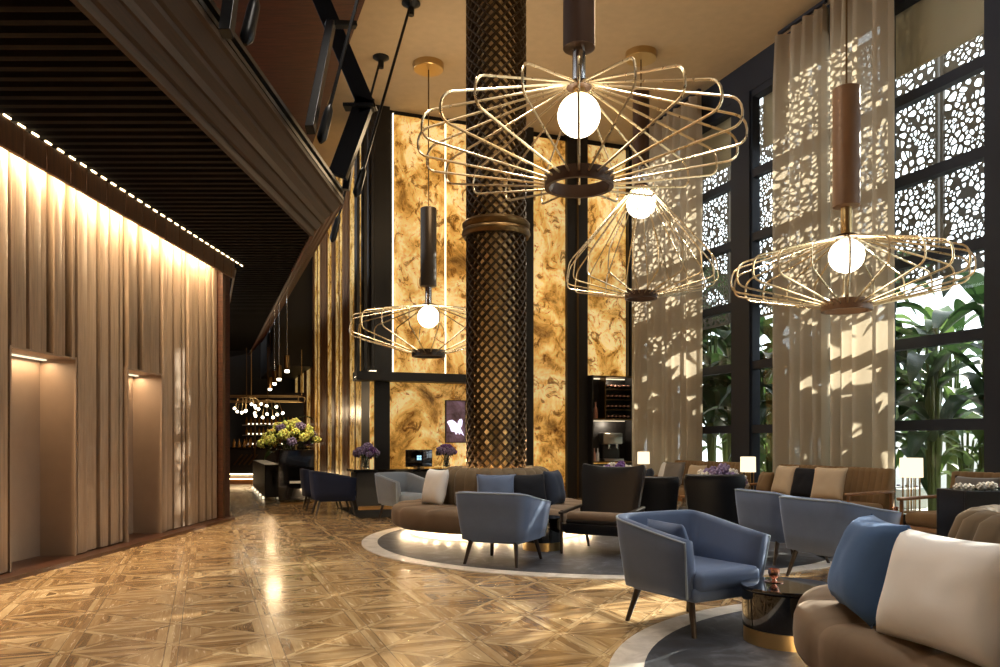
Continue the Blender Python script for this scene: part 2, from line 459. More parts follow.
# corridor side of the slatted wall, going back towards the bar
A = Vector((-4.5, 13.57, 0))
def KV(p, v, n=0, z=0): return Vector((p[0]+VX*v+UX*n, p[1]+VY*v+UY*n, z))
MB().box(KV(A, 8.5, -.3, 2.12), (.3, 17, 4.24), TH).build('wall_corridor', 'walnut').__setitem__('kind', 'structure')

tr = MB(); tr.box(KV(A, 7, -.06, 4.26), (.03, 14, .03), TH); tr = tr.build('trim_2', 'brass_dark'); tr['kind'] = 'structure'
# ---- suspended timber canopy
cn = thing('suspended_canopy', 'dark walnut canopy with stepped fascia and slotted soffit hung over the slatted wall', 'canopy', (0, 0, 0))
K = Vector((-2.75, 11.38, 0))
ZC = 4.28
EDG = [Vector((K.x-LX*15, K.y-15, 0)), K, KV(K, 17)]
LEFT = [KV(A, 17, -.1), A+Vector((-.1, 0, 0)), LW(-4, -.2)]
mb = MB(); mb.prism([(p.x, p.y) for p in EDG+LEFT], ZC+.06, ZC+.12); mb.build('soffit_backing', 'darkgap', cn)
# slats of the soffit, running across
mb = MB(); yy = -3.5
def edge_x(y_):      # X of the canopy's inner edge at Y
    return K.x+LX*(y_-K.y) if y_ <= K.y else K.x+VX/VY*(y_-K.y)
def left_x(y_):
    return -4.6+.02*(y_-7)/6 if y_ <= A.y else A.x-.1+VX/VY*(y_-A.y)
while yy < 26:
    x0, x1 = left_x(yy), edge_x(yy)
    if x1-x0 > .05: mb.box(((x0+x1)/2, yy, ZC+.03), (x1-x0, .07, .07))
    yy += .175
mb.build('soffit_slat', plain('soffit_slats', srgb(20, 14, 10), .8, 0, Specular_IOR_Level=.15), cn)
# stepped fascia: profile = (outward, z)
prof = [(0, ZC-.02), (.05, ZC-.02), (.06, ZC+.06), (.1, ZC+.07), (.16, ZC+.16), (.19, ZC+.16), (.21, ZC+.23), (.28, ZC+.29), (.29, ZC+.33), (.33, ZC+.34), (.42, ZC+.45), (.46, ZC+.46), (.46, ZC+.52), (0, ZC+.52)]
n1 = Vector((LY, -LX, 0)); n2 = Vector((UX, UY, 0)); mit = (n1+n2)/(1+n1.dot(n2))
def fas(name, pa, na, pb, nb, mat):
    m_ = MB()
    m_.rings([[p+n*o+Vector((0, 0, z)) for o, z in prof] for p, n in ((pa, na), (pb, nb))])
    return m_.build(name, mat, cn)
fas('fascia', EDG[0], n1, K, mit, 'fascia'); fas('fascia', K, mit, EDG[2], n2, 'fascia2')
# steel channel on the top edge
rail = [(.30, ZC+.52), (.47, ZC+.52), (.47, ZC+.57), (.42, ZC+.57), (.42, ZC+.64), (.47, ZC+.64), (.47, ZC+.69), (.30, ZC+.69)]
for pa, na, pb, nb in ((EDG[0], n1, K, mit), (K, mit, EDG[2], n2)):
    m_ = MB(); m_.rings([[p+n*o+Vector((0, 0, z)) for o, z in rail] for p, n in ((pa, na), (pb, nb))]); m_.build('steel_channel', 'steel', cn)
mb = MB(); mb.prism([(p.x, p.y) for p in EDG+LEFT], ZC+.53, ZC+.56); mb.build('top_board', 'black', cn)
def rod(a, b, r=.022, knuckle=True):
    a, b = Vector(a), Vector(b); d = (b-a).normalized()
    o = MB().tube([a, b], r, 8).build('tension_rod', 'steel', cn, True)
    if knuckle:
        MB().tube([a-d*.08, a-d*.02, a+d*.05, a+d*.3, a+d*.36, a+d*.42], [.02, .06, .062, .055, .05, .025], 10).build('turnbuckle', 'steel', o, True)
    MB().lathe([(.05, -.2), (.055, -.08), (.15, -.02), (.15, 0)], 16, (b.x, b.y, b.z)).build('anchor', 'steel', o, True)
    return o
Etop = lambda y_, o=.42: Vector((edge_x(y_)+o, y_, ZC+.72))
rod(at(357, 192, 11.4), at(411, 3, 12.5))
rod(at(322, 137, 9.3), at(365, -30, 9.75))
rod(at(333, 238, 14.3), (-2.17, 14.35, HC))
rod(at(247, 37, 6.9), at(262, -30, 7.1))
def bar(name, a, b, w, d, par=cn):
    a, b = Vector(a), Vector(b); t = (b-a).normalized()
    s = t.cross(Vector((0, 1, 0))).normalized(); q = t.cross(s)
    m_ = MB(); m_.rings([[p+s*w/2*i+q*d/2*j for i, j in ((-1, -1), (1, -1), (1, 1), (-1, 1))] for p in (a, b)])
    return m_.build(name, 'steel', par, bevel=.006)
bar('steel_arm', at(314, -18, 11.3), at(369, 112, 11.3), .25, .16)
bar('steel_arm', at(366, 100, 11.3), at(338, 176, 11.3), .26, .16)
bar('steel_arm', at(359, 106, 11.5), at(346, 190, 11.5), .1, .12)
bar('steel_arm', at(331, 24, 10.2), at(310, 130, 8.95), .1, .12)
bar('steel_arm', at(236, -40, 6.8), at(226, 34, 6.5), .1, .1)
bar('steel_plate', at(326, 24, 10.2), at(356, 25, 10.4), .07, .1)
bar('steel_plate', at(344, 107, 11.25), at(374, 107, 11.25), .05, .2)
# timber ceiling raft above it
rf = MB()
e0 = Vector((-2.05, 11.96, 0))
rf.prism([KV(e0, -12).xy, KV(e0, 13).xy, KV(e0, 13, -14).xy, KV(e0, -12, -14).xy], HC-.3, HC-.02)
tag(rf.build('ceiling_raft', 'raft'), 'dark walnut ceiling raft above the hung canopy and its rods', 'ceiling panel', None, 'structure')

# ---- onyx wall
wb = struct(bpy.data.objects.new('wall_back', None)); COL.objects.link(wb)
def ub(m_, u0, u1, v0, v1, z0, z1): m_.box(UV((u0+u1)/2, (v0+v1)/2, (z0+z1)/2), (u1-u0, v1-v0, z1-z0), TH); return m_
ub(MB(), 0, 6.4, .12, .5, 0, HC).build('wall_core', 'darkgap', wb)
ub(MB(), -.02, .30, -.04, .12, 0, HC).build('corner_pier', 'black', wb)
for (u0, u1, z0, z1) in ((.42, 1.50, 2.74, HC-.12), (1.56, 2.55, 2.74, HC-.12), (2.6, 3.3, 0, HC-.12), (3.55, 4.38, .0, HC-.15), (4.90, 5.95, 2.82, HC-.15)):
    ub(MB(), u0, u1, .03, .1, z0, z1).build('onyx_panel', 'onyx', wb)
for u in (.38, 1.53): ub(MB(), u-.009, u+.009, .0, .06, 2.74, HC-.1).build('light_line', 'led_c', wb)
for u0, u1 in ((3.3, 3.55), (4.38, 4.90), (5.97, 6.3)): ub(MB(), u0, u1, -.08, .12, 0, HC).build('dark_pilaster', 'black', wb)
ub(MB(), 4.62, 4.66, -.1, .0, 0, HC).build('bronze_line', 'brass_dark', wb)
# ledge and back niche over the desk
ub(MB(), -.45, 2.0, -.35, .12, 2.54, 2.72).build('ledge', 'black', wb)
ub(MB(), -.1, 1.7, .05, .1, .0, 2.54).build('onyx_panel', 'onyx', wb)
ub(MB(), 1.72, 2.3, .02, .1, .0, 2.54).build('onyx_panel', 'onyx', wb)
for i in range(3): ub(MB(), -.42+i*.14, -.36+i*.14, -.2-.05*i, .1, 2.62+.06*i, HC).build('dark_fin', 'black', wb); ub(MB(), -.45+i*.14, -.33+i*.14, -.26-.05*i, -.06, 2.60+.06*i, 2.62+.06*i).build('fin_light', 'led_c', wb)
# ribbed return wall
wr = struct(bpy.data.objects.new('wall_ribbed', None)); COL.objects.link(wr)
ub(MB(), -.02, .3, .1, 16, 0, HC).build('rib_core', 'darkgap', wr)
fin = MB(); gl = MB(); v = .5
ub(MB(), -.05, 0, .1, 1.3, 0, HC).build('dark_panel', 'black', wr)
for a, b, n in ((1.3, 2.9, 2), (3.78, 5.05, 2), (5.57, 6.5, 1), (7.9, 9.3, 2), (10.2, 11.4, 1), (12, 13.2, 1), (13.9, 15, 1)):
    for k in range(n):
        ub(gl, -.05, -.02, a+(b-a)*k/n, a+(b-a)*(k+1)/n-.12, 0, HC)
        ub(fin, -.062, .0, a+(b-a)*(k+1)/n-.12, a+(b-a)*(k+1)/n, 0, HC)
for a, b, n in ((2.9, 3.78, 2), (5.05, 5.57, 1), (6.5, 7.9, 3), (9.3, 10.2, 2), (11.4, 12, 1), (13.2, 13.9, 1)):
    for k in range(n): ub(fin, -.07, .0, a+(b-a)*k/n+.05, a+(b-a)*(k+1)/n, 0, HC)
gl.build('onyx_strip', 'onyx_rib', wr); fin.build('wood_fin', 'gold_wood', wr)
# dark end of the passage with its hanging bulkhead
we = struct(bpy.data.objects.new('wall_end', None)); COL.objects.link(we)
ub(MB(), -9, .3, 15.5, 15.9, 0, HC).build('end_wall', 'black', we)
ub(MB(), -1.3, .0, 9.6, 15.4, 3.7, HC).build('hanging_bulkhead', 'black', we)
# ------------------------------------------------------------------ window wall
def rb(m_, t0, t1, o0, o1, z0, z1): m_.box(RW((t0+t1)/2, (o0+o1)/2, (z0+z1)/2), (abs(o1-o0), t1-t0, z1-z0), TH); return m_
ww = struct(bpy.data.objects.new('wall_window', None)); COL.objects.link(ww)
rb(MB(), -14, 6.5, -.25, .02, 7.72, HC).build('header', 'frame', ww)
for a, b in ((.75, 1.28), (-4.45, -3.90), (4.95, 6.5), (-22, -11)):
    rb(MB(), a, b, -.2, .04, 0, 7.72).build('post', 'frame', ww)
bays = [(1.28, 4.95), (-3.90, .75), (-11, -4.45)]
for i, (a, b) in enumerate(bays):
    w = struct(bpy.data.objects.new('window_%d' % (i+1), None)); COL.objects.link(w)
    fr = MB()
    for z in (6.2, 5.03, 3.86, 2.69, 1.52): rb(fr, a, b, -.14, .0, z-.075, z+.075)
    rb(fr, a, b, -.2, .0, 0, .14); rb(fr, a, b, -.2, .0, 7.6, 7.72)
    verts = {0: (2.6, 3.9), 1: (-2.30, -1.2, .12), 2: (-6.6, -8.8)}[i]
    for t in verts: rb(fr, t-.03, t+.03, -.16, .0, 0, 7.72)
    for t in (a+.02, b-.02): rb(fr, t-.02, t+.02, -.16, .0, 0, 7.72)
    fr.build('window_frame', 'frame', w)
    rb(MB(), a, b, -.125, -.115, .1, 7.65).build('pane', 'glass', w)
blab = ['pale roller blind pulled low in the far window behind the tall pendant frames', 'narrow pale roller blind above the striped outdoor sofa beside the tall post', 'pale roller blind at the top of the wide bay beyond the central curtain', 'pale roller blind in the window bay nearest the round tufted sofa']
for (a, b), lb in zip([(1.3, 3.0), (-.3, .73), (-3.88, -1.95), (-10.9, -4.5)], blab):
    o = thing('roller_blind', lb, 'blind', RW((a+b)/2, -.26, 0), TH, 'roller blinds')
    L = b-a
    MB().box((0, 0, 7.25), (.012, L, 1.05)).build('fabric', 'blind', o)
    MB().box((0, 0, 6.72), (.035, L, .045)).build('hem_bar', 'blind', o)
    MB().tube([(0, -L/2, 7.74), (0, L/2, 7.74)], .05, 10).build('roller', 'frame', o, True)

# ---- perforated screens outside
rs = random.Random(21)
def screen_mesh(W, H):
    # a web of irregular rounded holes: each cell of a random mosaic gets a hole of its own
    m_ = MB(); n = int(W*H*115); pts = []
    for k in range(n):
        best = None
        for q in range(1):
            c = Vector((rs.uniform(-W/2, W/2), rs.uniform(0, H))); d = min(((c-p).length for p in pts), default=9)
            if best is None or d > best[0]: best = (d, c)
        pts.append(best[1])
    for i, p in enumerate(pts):
        near = sorted((q for q in pts if q is not p and abs(q.x-p.x) < .6 and abs(q.y-p.y) < .6), key=lambda q: (q-p).length)[:18]
        poly = [Vector((-W/2, 0)), Vector((W/2, 0)), Vector((W/2, H)), Vector((-W/2, H))]
        for q in near:
            md, nr = (p+q)/2, (q-p); out = []
            for a, b in zip(poly, poly[1:]+poly[:1]):
                da, db = (a-md).dot(nr), (b-md).dot(nr)
                if da <= 0: out.append(a)
                if da*db < 0: out.append(a+(b-a)*(da/(da-db)))
            poly = out
            if len(poly) < 3: break
        if len(poly) < 3: continue
        c = sum(poly, Vector((0, 0)))/len(poly)
        o_ = []; i_ = []; s_ = rs.choice((.5, .54, .62, .68, .74, .8))
        for a, b in zip(poly, poly[1:]+poly[:1]):
            m = (a+b)/2; o_ += [a, m]; i_ += [c+(a-c)*s_*.86, c+(m-c)*s_]
        V = lambda q: m_.bm.verts.new((0, q.x, q.y))
        vo = [V(q) for q in o_]; vi = [V(q) for q in i_]
        if s_ == .5 and rs.random() < .5: m_.face(vo); continue
        for k in range(len(vo)): m_.face([vo[k], vo[(k+1) % len(vo)], vi[(k+1) % len(vo)], vi[k]])
    bmesh.ops.remove_doubles(m_.bm, verts=m_.bm.verts[:], dist=.0005)
    g = bmesh.ops.extrude_face_region(m_.bm, geom=m_.bm.faces[:])
    for v in g['geom']:
        if isinstance(v, bmesh.types.BMVert): v.co.x += .012
    for z in (0, H): m_.box((0, 0, z), (.05, W, .05))
    for y_ in (-W/2, W/2): m_.box((0, y_, H/2), (.05, .05, H))
    for y_ in (-.8, .8): m_.box((-.46, y_, H-.08), (.92, .05, .08))
    return m_
SW = 2.46; SOFF = -1.1
g0 = t_px(940, SOFF)
slab = {0: 'lace-like perforated metal screen outside the bay next to the sofa end lamp', -1: 'lace-like perforated screen outside behind the last dark post', 1: 'lace-like perforated screen outside behind the pale central curtain',
        2: 'lace-like perforated screen outside behind the tall post between two curtains', 3: 'lace-like perforated screen outside behind the corner curtain', -2: 'lace-like perforated screen outside the window bay beside the tufted sofa', -3: 'last lace-like perforated screen outside past the tufted sofa', 4: 'lace-like perforated screen outside at the far corner of the glazing'}
s_base = None
for k in range(-3, 5):
    p = RW(g0+.045+SW/2+k*(SW+.09), SOFF, 3.82)
    if s_base is None:
        s_base = screen_mesh(SW, 4.2).build('perforated_screen', 'screen', None, False, p, TH); o = s_base
    else:
        o = s_base.copy(); COL.objects.link(o); o.location = p
    tag(o, slab[k], 'screen', 'perforated screens outside the windows')

# ---- outside
mb = MB(); rb(mb, -30, 30, -40, -.3, -.12, 0.004); struct(mb.build('terrace', 'paving'))
mb = MB(); rb(mb, -16, 14, -9.3, -9, 0, 1.9); struct(mb.build('wall_garden', 'white_wall'))
rl = random.Random(3)
def leaf(m_, base, az, L, W, rise, droop, fold=.35):
    base = Vector(base); d = Vector((math.cos(az), math.sin(az), 0)); s = Vector((-d.y, d.x, 0))
    n = 9; rings = []
    for i in range(n+1):
        t = i/n
        p = base+d*(L*t*(.75-.15*t))+Vector((0, 0, rise*L*t-droop*L*t*t))
        w = W*math.sin(PI*min(1, t*.97+.03))**.6*(1-.35*t)*.5
        j = rl.uniform(-.06, .06)*W
        up = Vector((0, 0, fold*w))
        rings.append([p+s*w+up, p+s*w*.5+up*.35+Vector((0, 0, j*.3)), p, p-s*w*.5+up*.35, p-s*w+up+Vector((0, 0, j))])
    m_.rings(rings, False, False)
def plant(name, label, p, h, n, L, W, mat, group):
    o = thing(name, label, 'plant', p, rl.uniform(0, 6), group)
    st = MB()
    for i in range(n):
        az = 2*PI*i/n*1.0+rl.uniform(-.3, .3); f = (i+.5)/n
        top = Vector((math.cos(az)*.12, math.sin(az)*.12, h*(.35+.65*((i*7) % n)/n)))
        st.tube([(math.cos(az)*.05, math.sin(az)*.05, 0), top*.6, top], [.045, .03, .018], 6)
        m_ = MB(); leaf(m_, top, az, L*rl.uniform(.8, 1.15), W*rl.uniform(.8, 1.1), rl.uniform(.35, .9), rl.uniform(.45, .9))
        m_.build('leaf', mat, o, 'all')
    st.build('stem', 'stem', o, True)
    return o
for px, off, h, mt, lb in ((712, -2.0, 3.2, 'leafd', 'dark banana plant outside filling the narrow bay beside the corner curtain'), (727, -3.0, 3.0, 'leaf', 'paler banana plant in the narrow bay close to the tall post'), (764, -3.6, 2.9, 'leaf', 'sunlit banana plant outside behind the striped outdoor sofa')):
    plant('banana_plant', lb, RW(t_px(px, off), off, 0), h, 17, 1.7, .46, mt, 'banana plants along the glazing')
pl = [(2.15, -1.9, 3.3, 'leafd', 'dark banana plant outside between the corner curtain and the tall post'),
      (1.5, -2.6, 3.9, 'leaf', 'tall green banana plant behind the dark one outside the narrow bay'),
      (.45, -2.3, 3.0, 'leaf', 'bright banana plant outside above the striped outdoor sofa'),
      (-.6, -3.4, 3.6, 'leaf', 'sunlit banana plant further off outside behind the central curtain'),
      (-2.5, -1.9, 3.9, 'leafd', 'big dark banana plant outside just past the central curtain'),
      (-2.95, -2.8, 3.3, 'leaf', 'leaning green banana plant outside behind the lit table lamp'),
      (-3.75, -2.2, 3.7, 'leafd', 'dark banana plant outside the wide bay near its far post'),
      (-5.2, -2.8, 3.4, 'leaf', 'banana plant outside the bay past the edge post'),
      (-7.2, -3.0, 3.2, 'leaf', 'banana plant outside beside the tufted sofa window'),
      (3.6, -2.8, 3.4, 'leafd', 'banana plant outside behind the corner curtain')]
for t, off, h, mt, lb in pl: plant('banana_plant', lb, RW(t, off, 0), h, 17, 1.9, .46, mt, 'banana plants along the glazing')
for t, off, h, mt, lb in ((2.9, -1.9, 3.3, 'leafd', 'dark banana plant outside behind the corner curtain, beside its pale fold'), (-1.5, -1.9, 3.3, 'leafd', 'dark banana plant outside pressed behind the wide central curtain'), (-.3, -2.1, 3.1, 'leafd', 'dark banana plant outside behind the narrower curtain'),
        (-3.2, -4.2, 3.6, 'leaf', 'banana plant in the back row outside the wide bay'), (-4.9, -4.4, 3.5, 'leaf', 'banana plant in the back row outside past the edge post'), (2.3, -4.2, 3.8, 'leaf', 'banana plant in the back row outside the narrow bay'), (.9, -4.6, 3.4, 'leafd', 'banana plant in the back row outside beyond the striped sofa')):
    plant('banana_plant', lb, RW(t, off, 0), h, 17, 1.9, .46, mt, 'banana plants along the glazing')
for px, off, lb in ((652, -1.7, 'dark banana plant added for shade behind the corner curtain, nearest the onyx wall'), (668, -2.2, 'dark banana plant added for shade behind the middle folds of the corner curtain'), (688, -1.7, 'dark banana plant added for shade behind the window edge of the corner curtain'), (870, -2.4, 'dark banana plant added for shade behind the wide curtain near the bronze pendant'), (805, -2.2, 'tall dark banana plant added for shade behind the narrower curtain by the post'), (838, -2.0, 'tall dark banana plant added for shade behind the gap of the two central curtains')):
    plant('banana_plant', lb, RW(t_px(px, off), off, 0), 4.7, 20, 1.9, .6, 'leafd', 'banana plants along the glazing')  # plants added behind the curtains to block the low sun
for t, lb in ((4.0, 'tall dark banana plant added to shade the near folds of the corner curtain'), (4.8, 'tall dark banana plant added to shade the far folds of the corner curtain'), (5.6, 'last tall dark banana plant added for shade past the corner curtain'),
        (.15, 'tall dark banana plant added to shade the middle of the central curtains'), (.95, 'tall dark banana plant added to shade the narrower curtain')):
    plant('banana_plant', lb, RW(t, -2.05, 0), 4.7, 22, 1.7, .62, 'leafd', 'banana plants along the glazing')  # hidden plants added along the sun's path to shade the curtains
low = [(2.0, -1.5, 'low leafy shrub outside at the foot of the narrow bay'), (-2.75, -1.5, 'low leafy shrub outside behind the brass lamp'), (-3.4, -1.4, 'low leafy shrub outside behind the end of the wood armed sofa'),
       (-1.6, -2.5, 'low leafy shrub outside behind the curtain'), (-6.0, -1.8, 'low leafy shrub outside beyond the edge post'), (1.5, -3.2, 'second row leafy shrub outside behind the narrow bay')]
for t, off, lb in low: plant('garden_shrub', lb, RW(t, off, 0), 1.5, 16, .9, .26, 'leaf', 'low shrubs along the glazing')
# striped outdoor sofa
os_ = thing('outdoor_sofa', 'grey outdoor sofa with lilac striped seat seen through the bay', 'sofa', RW(-.1, -1.9, 0), TH)
MB().rbox((-.35, 0, .62), (.25, 1.7, .7), .05).build('backrest', 'grey', os_, True)
MB().rbox((.1, 0, .3), (.85, 1.7, .36), .05).build('seat', 'white', os_, True)
mb = MB()
for i in range(9): mb.box((.535, -.76+i*.19, .33), (.01, .07, .36))
mb.build('stripe', 'stripe', os_)

# ---- curtains
def curtain(label, t0, t1, off=.3, seed=1):
    o = thing('curtain', label, 'curtain', RW((t0+t1)/2, off, 0), TH, 'sheer curtains')
    r_ = random.Random(seed); L = t1-t0; n = int(L/.035)
    ph = [r_.uniform(0, 6) for _ in range(4)]
    prof = []
    for i in range(n+1):
        s = i/n*L
        ww_ = s+.05*math.sin(s*5+ph[0])
        x = .13*math.sin(ww_*2*PI/.26+ph[1]+.8*math.sin(s*2.3+ph[2]))+.035*math.sin(ww_*2*PI/.61+ph[3])
        prof.append((x, s-L/2))
    zs = [0.02, 1.5, 3.5, 5.5, 7.2, 8.1]
    m_ = MB(); m_.rings([[Vector((x*(1 if z < 8 else .7), y_, z)) for x, y_ in prof] for z in zs], False, False)
    m_.build('drape', 'curtain', o, 'all')
    m_ = MB(); m_.rings([[Vector((x*.7+.008, y_, z)) for x, y_ in prof] for z in (7.72, 8.12)], False, False)
    m_.build('header_tape', 'beige', o, 'all')
    MB().box((0, 0, 8.18), (.06, L, .05)).build('track', 'frame', o)
    return o
curtain('sheer beige curtain in the corner between the onyx wall and the first bay', t_px(700, .3), t_px(634, .3), .3, 1)
curtain('narrower sheer beige curtain hanging beside the tall dark post', t_px(826, .3), t_px(779, .3), .3, 2)
curtain('wide sheer beige curtain behind the bronze pendant cylinder by the wide bay', t_px(896, .36), t_px(829, .36), .36, 3)

# ------------------------------------------------------------------ lattice column
PC = Vector((-.055, 11.2, 0)); PR = .42
co = thing('lattice_column', 'tall round column wrapped in dark bronze diamond lattice with ring collar', 'column', PC)
MB().lathe([(PR-.045, 0), (PR-.045, HC)], 40).build('core', plain('dark_gilt_core', srgb(214, 186, 134), .5, .15), co, 'all')
mb = MB(); NL = 18; pitch = 2.9
for sgn in (1, -1):
    for k in range(NL):
        a0 = 2*PI*k/NL; nst = 140
        rings = []
        for i in range(nst+1):
            z = .3+(HC-.3)*i/nst; a = a0+sgn*z*2.45
            er = Vector((math.cos(a), math.sin(a), 0)); et = Vector((-math.sin(a), math.cos(a), 0))
            w = .017
            rings.append([er*(PR-.05)+et*w*1.5+Vector((0, 0, z)), er*(PR+.01)+et*w*.6+Vector((0, 0, z)), er*(PR+.01)-et*w*.6+Vector((0, 0, z)), er*(PR-.05)-et*w*1.5+Vector((0, 0, z))])
        mb.rings(rings)
mb.build('lattice', plain('bronze_lattice', srgb(74, 58, 40), .32, .5), co)
zc = 4.3
MB().lathe([(PR, zc-.12), (PR+.045, zc-.12), (PR+.07, zc-.07), (PR+.06, zc-.02), (PR+.035, zc), (PR+.06, zc+.03), (PR+.065, zc+.07), (PR+.03, zc+.11), (PR, zc+.11)], 48).build('collar', 'brass_dark', co, True)
MB().lathe([(PR+.03, .70), (PR+.09, .70), (PR+.09, .72), (PR+.03, .72)], 40).build('base_light', 'led', co)

# ------------------------------------------------------------------ pendants
def pendant(label, px, Y, zg, R, cylmat, nloop=22, bell=False, zc_len=1.4, zhub=None, zring=None, gr=.19, rim=None, cr=.15):
    X = (px-CX)/F*Y
    o = thing('pendant_lamp', label, 'pendant lamp', (X, Y, 0), 0, 'wire pendant lamps')
    zcyl = zhub+.32
    MB().lathe([(.27, HC-.12), (.28, HC-.11), (.28, HC), (.02, HC)], 32).build('canopy', 'brass', o, True)
    MB().tube([(0, 0, zcyl+zc_len), (0, 0, HC-.1)], .012, 8).build('cord', 'brass_dark', o, True)
    MB().lathe([(cr-.03, zcyl), (cr, zcyl+.01), (cr, zcyl+zc_len-.01), (cr-.015, zcyl+zc_len)], 36).build('cylinder', cylmat, o, True)
    MB().lathe([(.055, zhub-.02), (.062, zhub), (.062, zcyl)], 20).build('stem', 'chrome' if cylmat != 'bronze_lit' else 'brass', o, True)
    MB().lathe([(.05, zhub-.05), (.12, zhub-.04), (.12, zhub+.0), (.05, zhub+.01)], 24).build('hub', 'bronze', o, True)
    MB().ball((0, 0, zg), gr, 4).build('globe', 'globe', o, 'all')
    MB().lathe([(.03, zg+gr-.02), (.06, zg+gr), (.06, zhub-.04), (.03, zhub-.04)], 16).build('lamp_holder', 'brass', o, True)
    rr = .29*(R/1.45)
    mb_ = MB(); mb_.lathe([(rr-.02, zring-.06), (rr+.02, zring-.06), (rr+.02, zring+.06), (rr-.02, zring+.06), (rr-.02, zring-.06)], 40, cap=False)
    mb_.build('ring', cylmat, o, True)
    z1, z2, R1 = rim
    # one loop, copied round
    c = .11
    def corner(p0, p1, p2):
        p0, p1, p2 = map(Vector, (p0, p1, p2)); a = p1+(p0-p1).normalized()*c; b = p1+(p2-p1).normalized()*c
        return [a*(1-t)**2+p1*2*t*(1-t)+b*t*t for t in (0, .25, .5, .75, 1)]
    A_, B_, C_, D_ = (.09, 0, zhub-.02), (R1, 0, z1), (R, 0, z2), (rr, 0, zring)
    path = [Vector(A_)]+corner(A_, B_, C_)+corner(B_, C_, D_)+[Vector(D_)]
    first = MB().tube(path, .0115, 6).build('wire_loop', 'wire' , o, True)
    for k in range(1, nloop):
        w = first.copy(); COL.objects.link(w); w.parent = o; w.rotation_euler = (0, 0, 2*PI*k/nloop+.04)
    first.rotation_euler = (0, 0, .04)
    return o
pendant('largest flying-saucer wire pendant in front of the lattice column', 579, 7.4, 4.36, 1.52, 'bronze', 22, False, 1.45, 4.66, 3.74, .2, (4.20, 3.97, 1.50))
pendant('wire pendant with sunlit-toned bronze cylinder in front of the window curtains', 846.5, 9.1, 3.44, 1.29, 'bronze_lit', 22, False, 1.38, 3.68, 2.86, .195, (3.34, 3.09, 1.27))
pendant('bell-shaped wire pendant hung higher behind the largest one', 641, 14.2, 5.58, 1.36, 'bronze', 20, True, 1.35, 5.93, 3.92, .26, (4.52, 4.12, 1.30))
pendant('smallest wire pendant hung over the reception desk', 428.5, 14.6, 3.60, 1.46, 'gun', 18, False, 1.46, 3.84, 2.92, .2, (3.56, 3.26, 1.44))
# ------------------------------------------------------------------ rugs
def rug(label, c, r, wb=.2):
    o = thing('round_rug', label, 'rug', (c[0], c[1], 0))
    MB().lathe([(r, .001), (r, .012), (r-wb, .013), (r-wb, .001)], 96, cap=False).build('border', 'border', o)
    MB().lathe([(0, .001), (r-wb, .001), (r-wb, .016), (0, .016)], 96).build('field', 'rug', o)
rug('big round slate rug with pale border under the column sofa', (1.35, 10.5), 3.15)
rug('round slate rug with pale border under the tufted sofa with ivory pillow', (3.1, 4.0), 2.53)
rug('round slate rug with pale border under the pair of blue armchairs', (4.75, 8.6), 1.42)

# ------------------------------------------------------------------ round sofas
def round_sofa(label, c, rb_, rs_, nb, ns, zt=.94, a0=0.0):
    o = thing('round_sofa', label, 'sofa', (c[0], c[1], 0))
    MB().lathe([(rs_-.3, .0), (rs_-.28, .0), (rs_-.28, .14), (rs_-.3, .14)], 64).build('plinth', 'border', o, True)
    MB().lathe([(rs_-.27, .09), (rs_-.24, .09), (rs_-.24, .12), (rs_-.27, .12)], 64).build('glow_band', 'led', o)
    prof = []
    for k in range(13):
        a = -PI/2+PI*k/12; s_ = math.copysign(abs(math.sin(a))**.6, math.sin(a)); c_ = abs(math.cos(a))**.6
        prof.append((rs_-.16+.16*c_, .275+.155*s_))
    prof += [(rs_-.45, .445), (rb_-.1, .43)]; prof = [(rb_-.1, .14)]+prof
    m_ = MB(); n = ns*10; rings = []
    for k in range(n):
        th = a0+2*PI*k/n; f = abs(math.sin(ns*(th-a0)/2))**.45
        rings.append([Vector(((r*(1-.016*(1-f)))*math.cos(th), r*(1-.016*(1-f))*math.sin(th), z-(.03*(1-f) if z > .35 else 0))) for r, z in prof])
    m_.rings(rings, True, False, True); m_.build('seat', 'taupe', o, 'all')
    m_ = MB(); n = nb*10; rings = []
    for k in range(n):
        th = a0+2*PI*k/n; f = abs(math.sin(nb*(th-a0)/2))**.5; d = .045*(1-f)
        R_ = rb_-d
        pr = [(R_-.04, .36), (R_-.01, .5), (R_, .65), (R_-.012, .80), (R_-.05, zt-.06+.01*f), (R_-.11, zt-.012-d*.3), (R_-.17, zt-d*.4), (rb_-.21, zt-.03), (rb_-.225, zt-.3)]
        rings.append([Vector((r*math.cos(th), r*math.sin(th), z)) for r, z in pr])
    m_.rings(rings, False, False, True); m_.build('backrest', 'taupe2', o, 'all')
    return o
S1 = (PC.x, PC.y); S2 = (3.05, 3.85)
round_sofa('round taupe velvet sofa glowing underneath, wrapped round the lattice column', S1, .80, 1.48, 26, 14)
round_sofa('round tufted taupe sofa carrying the ivory and blue cushions beside the drum table', S2, .76, 1.52, 24, 15, .95, .2)

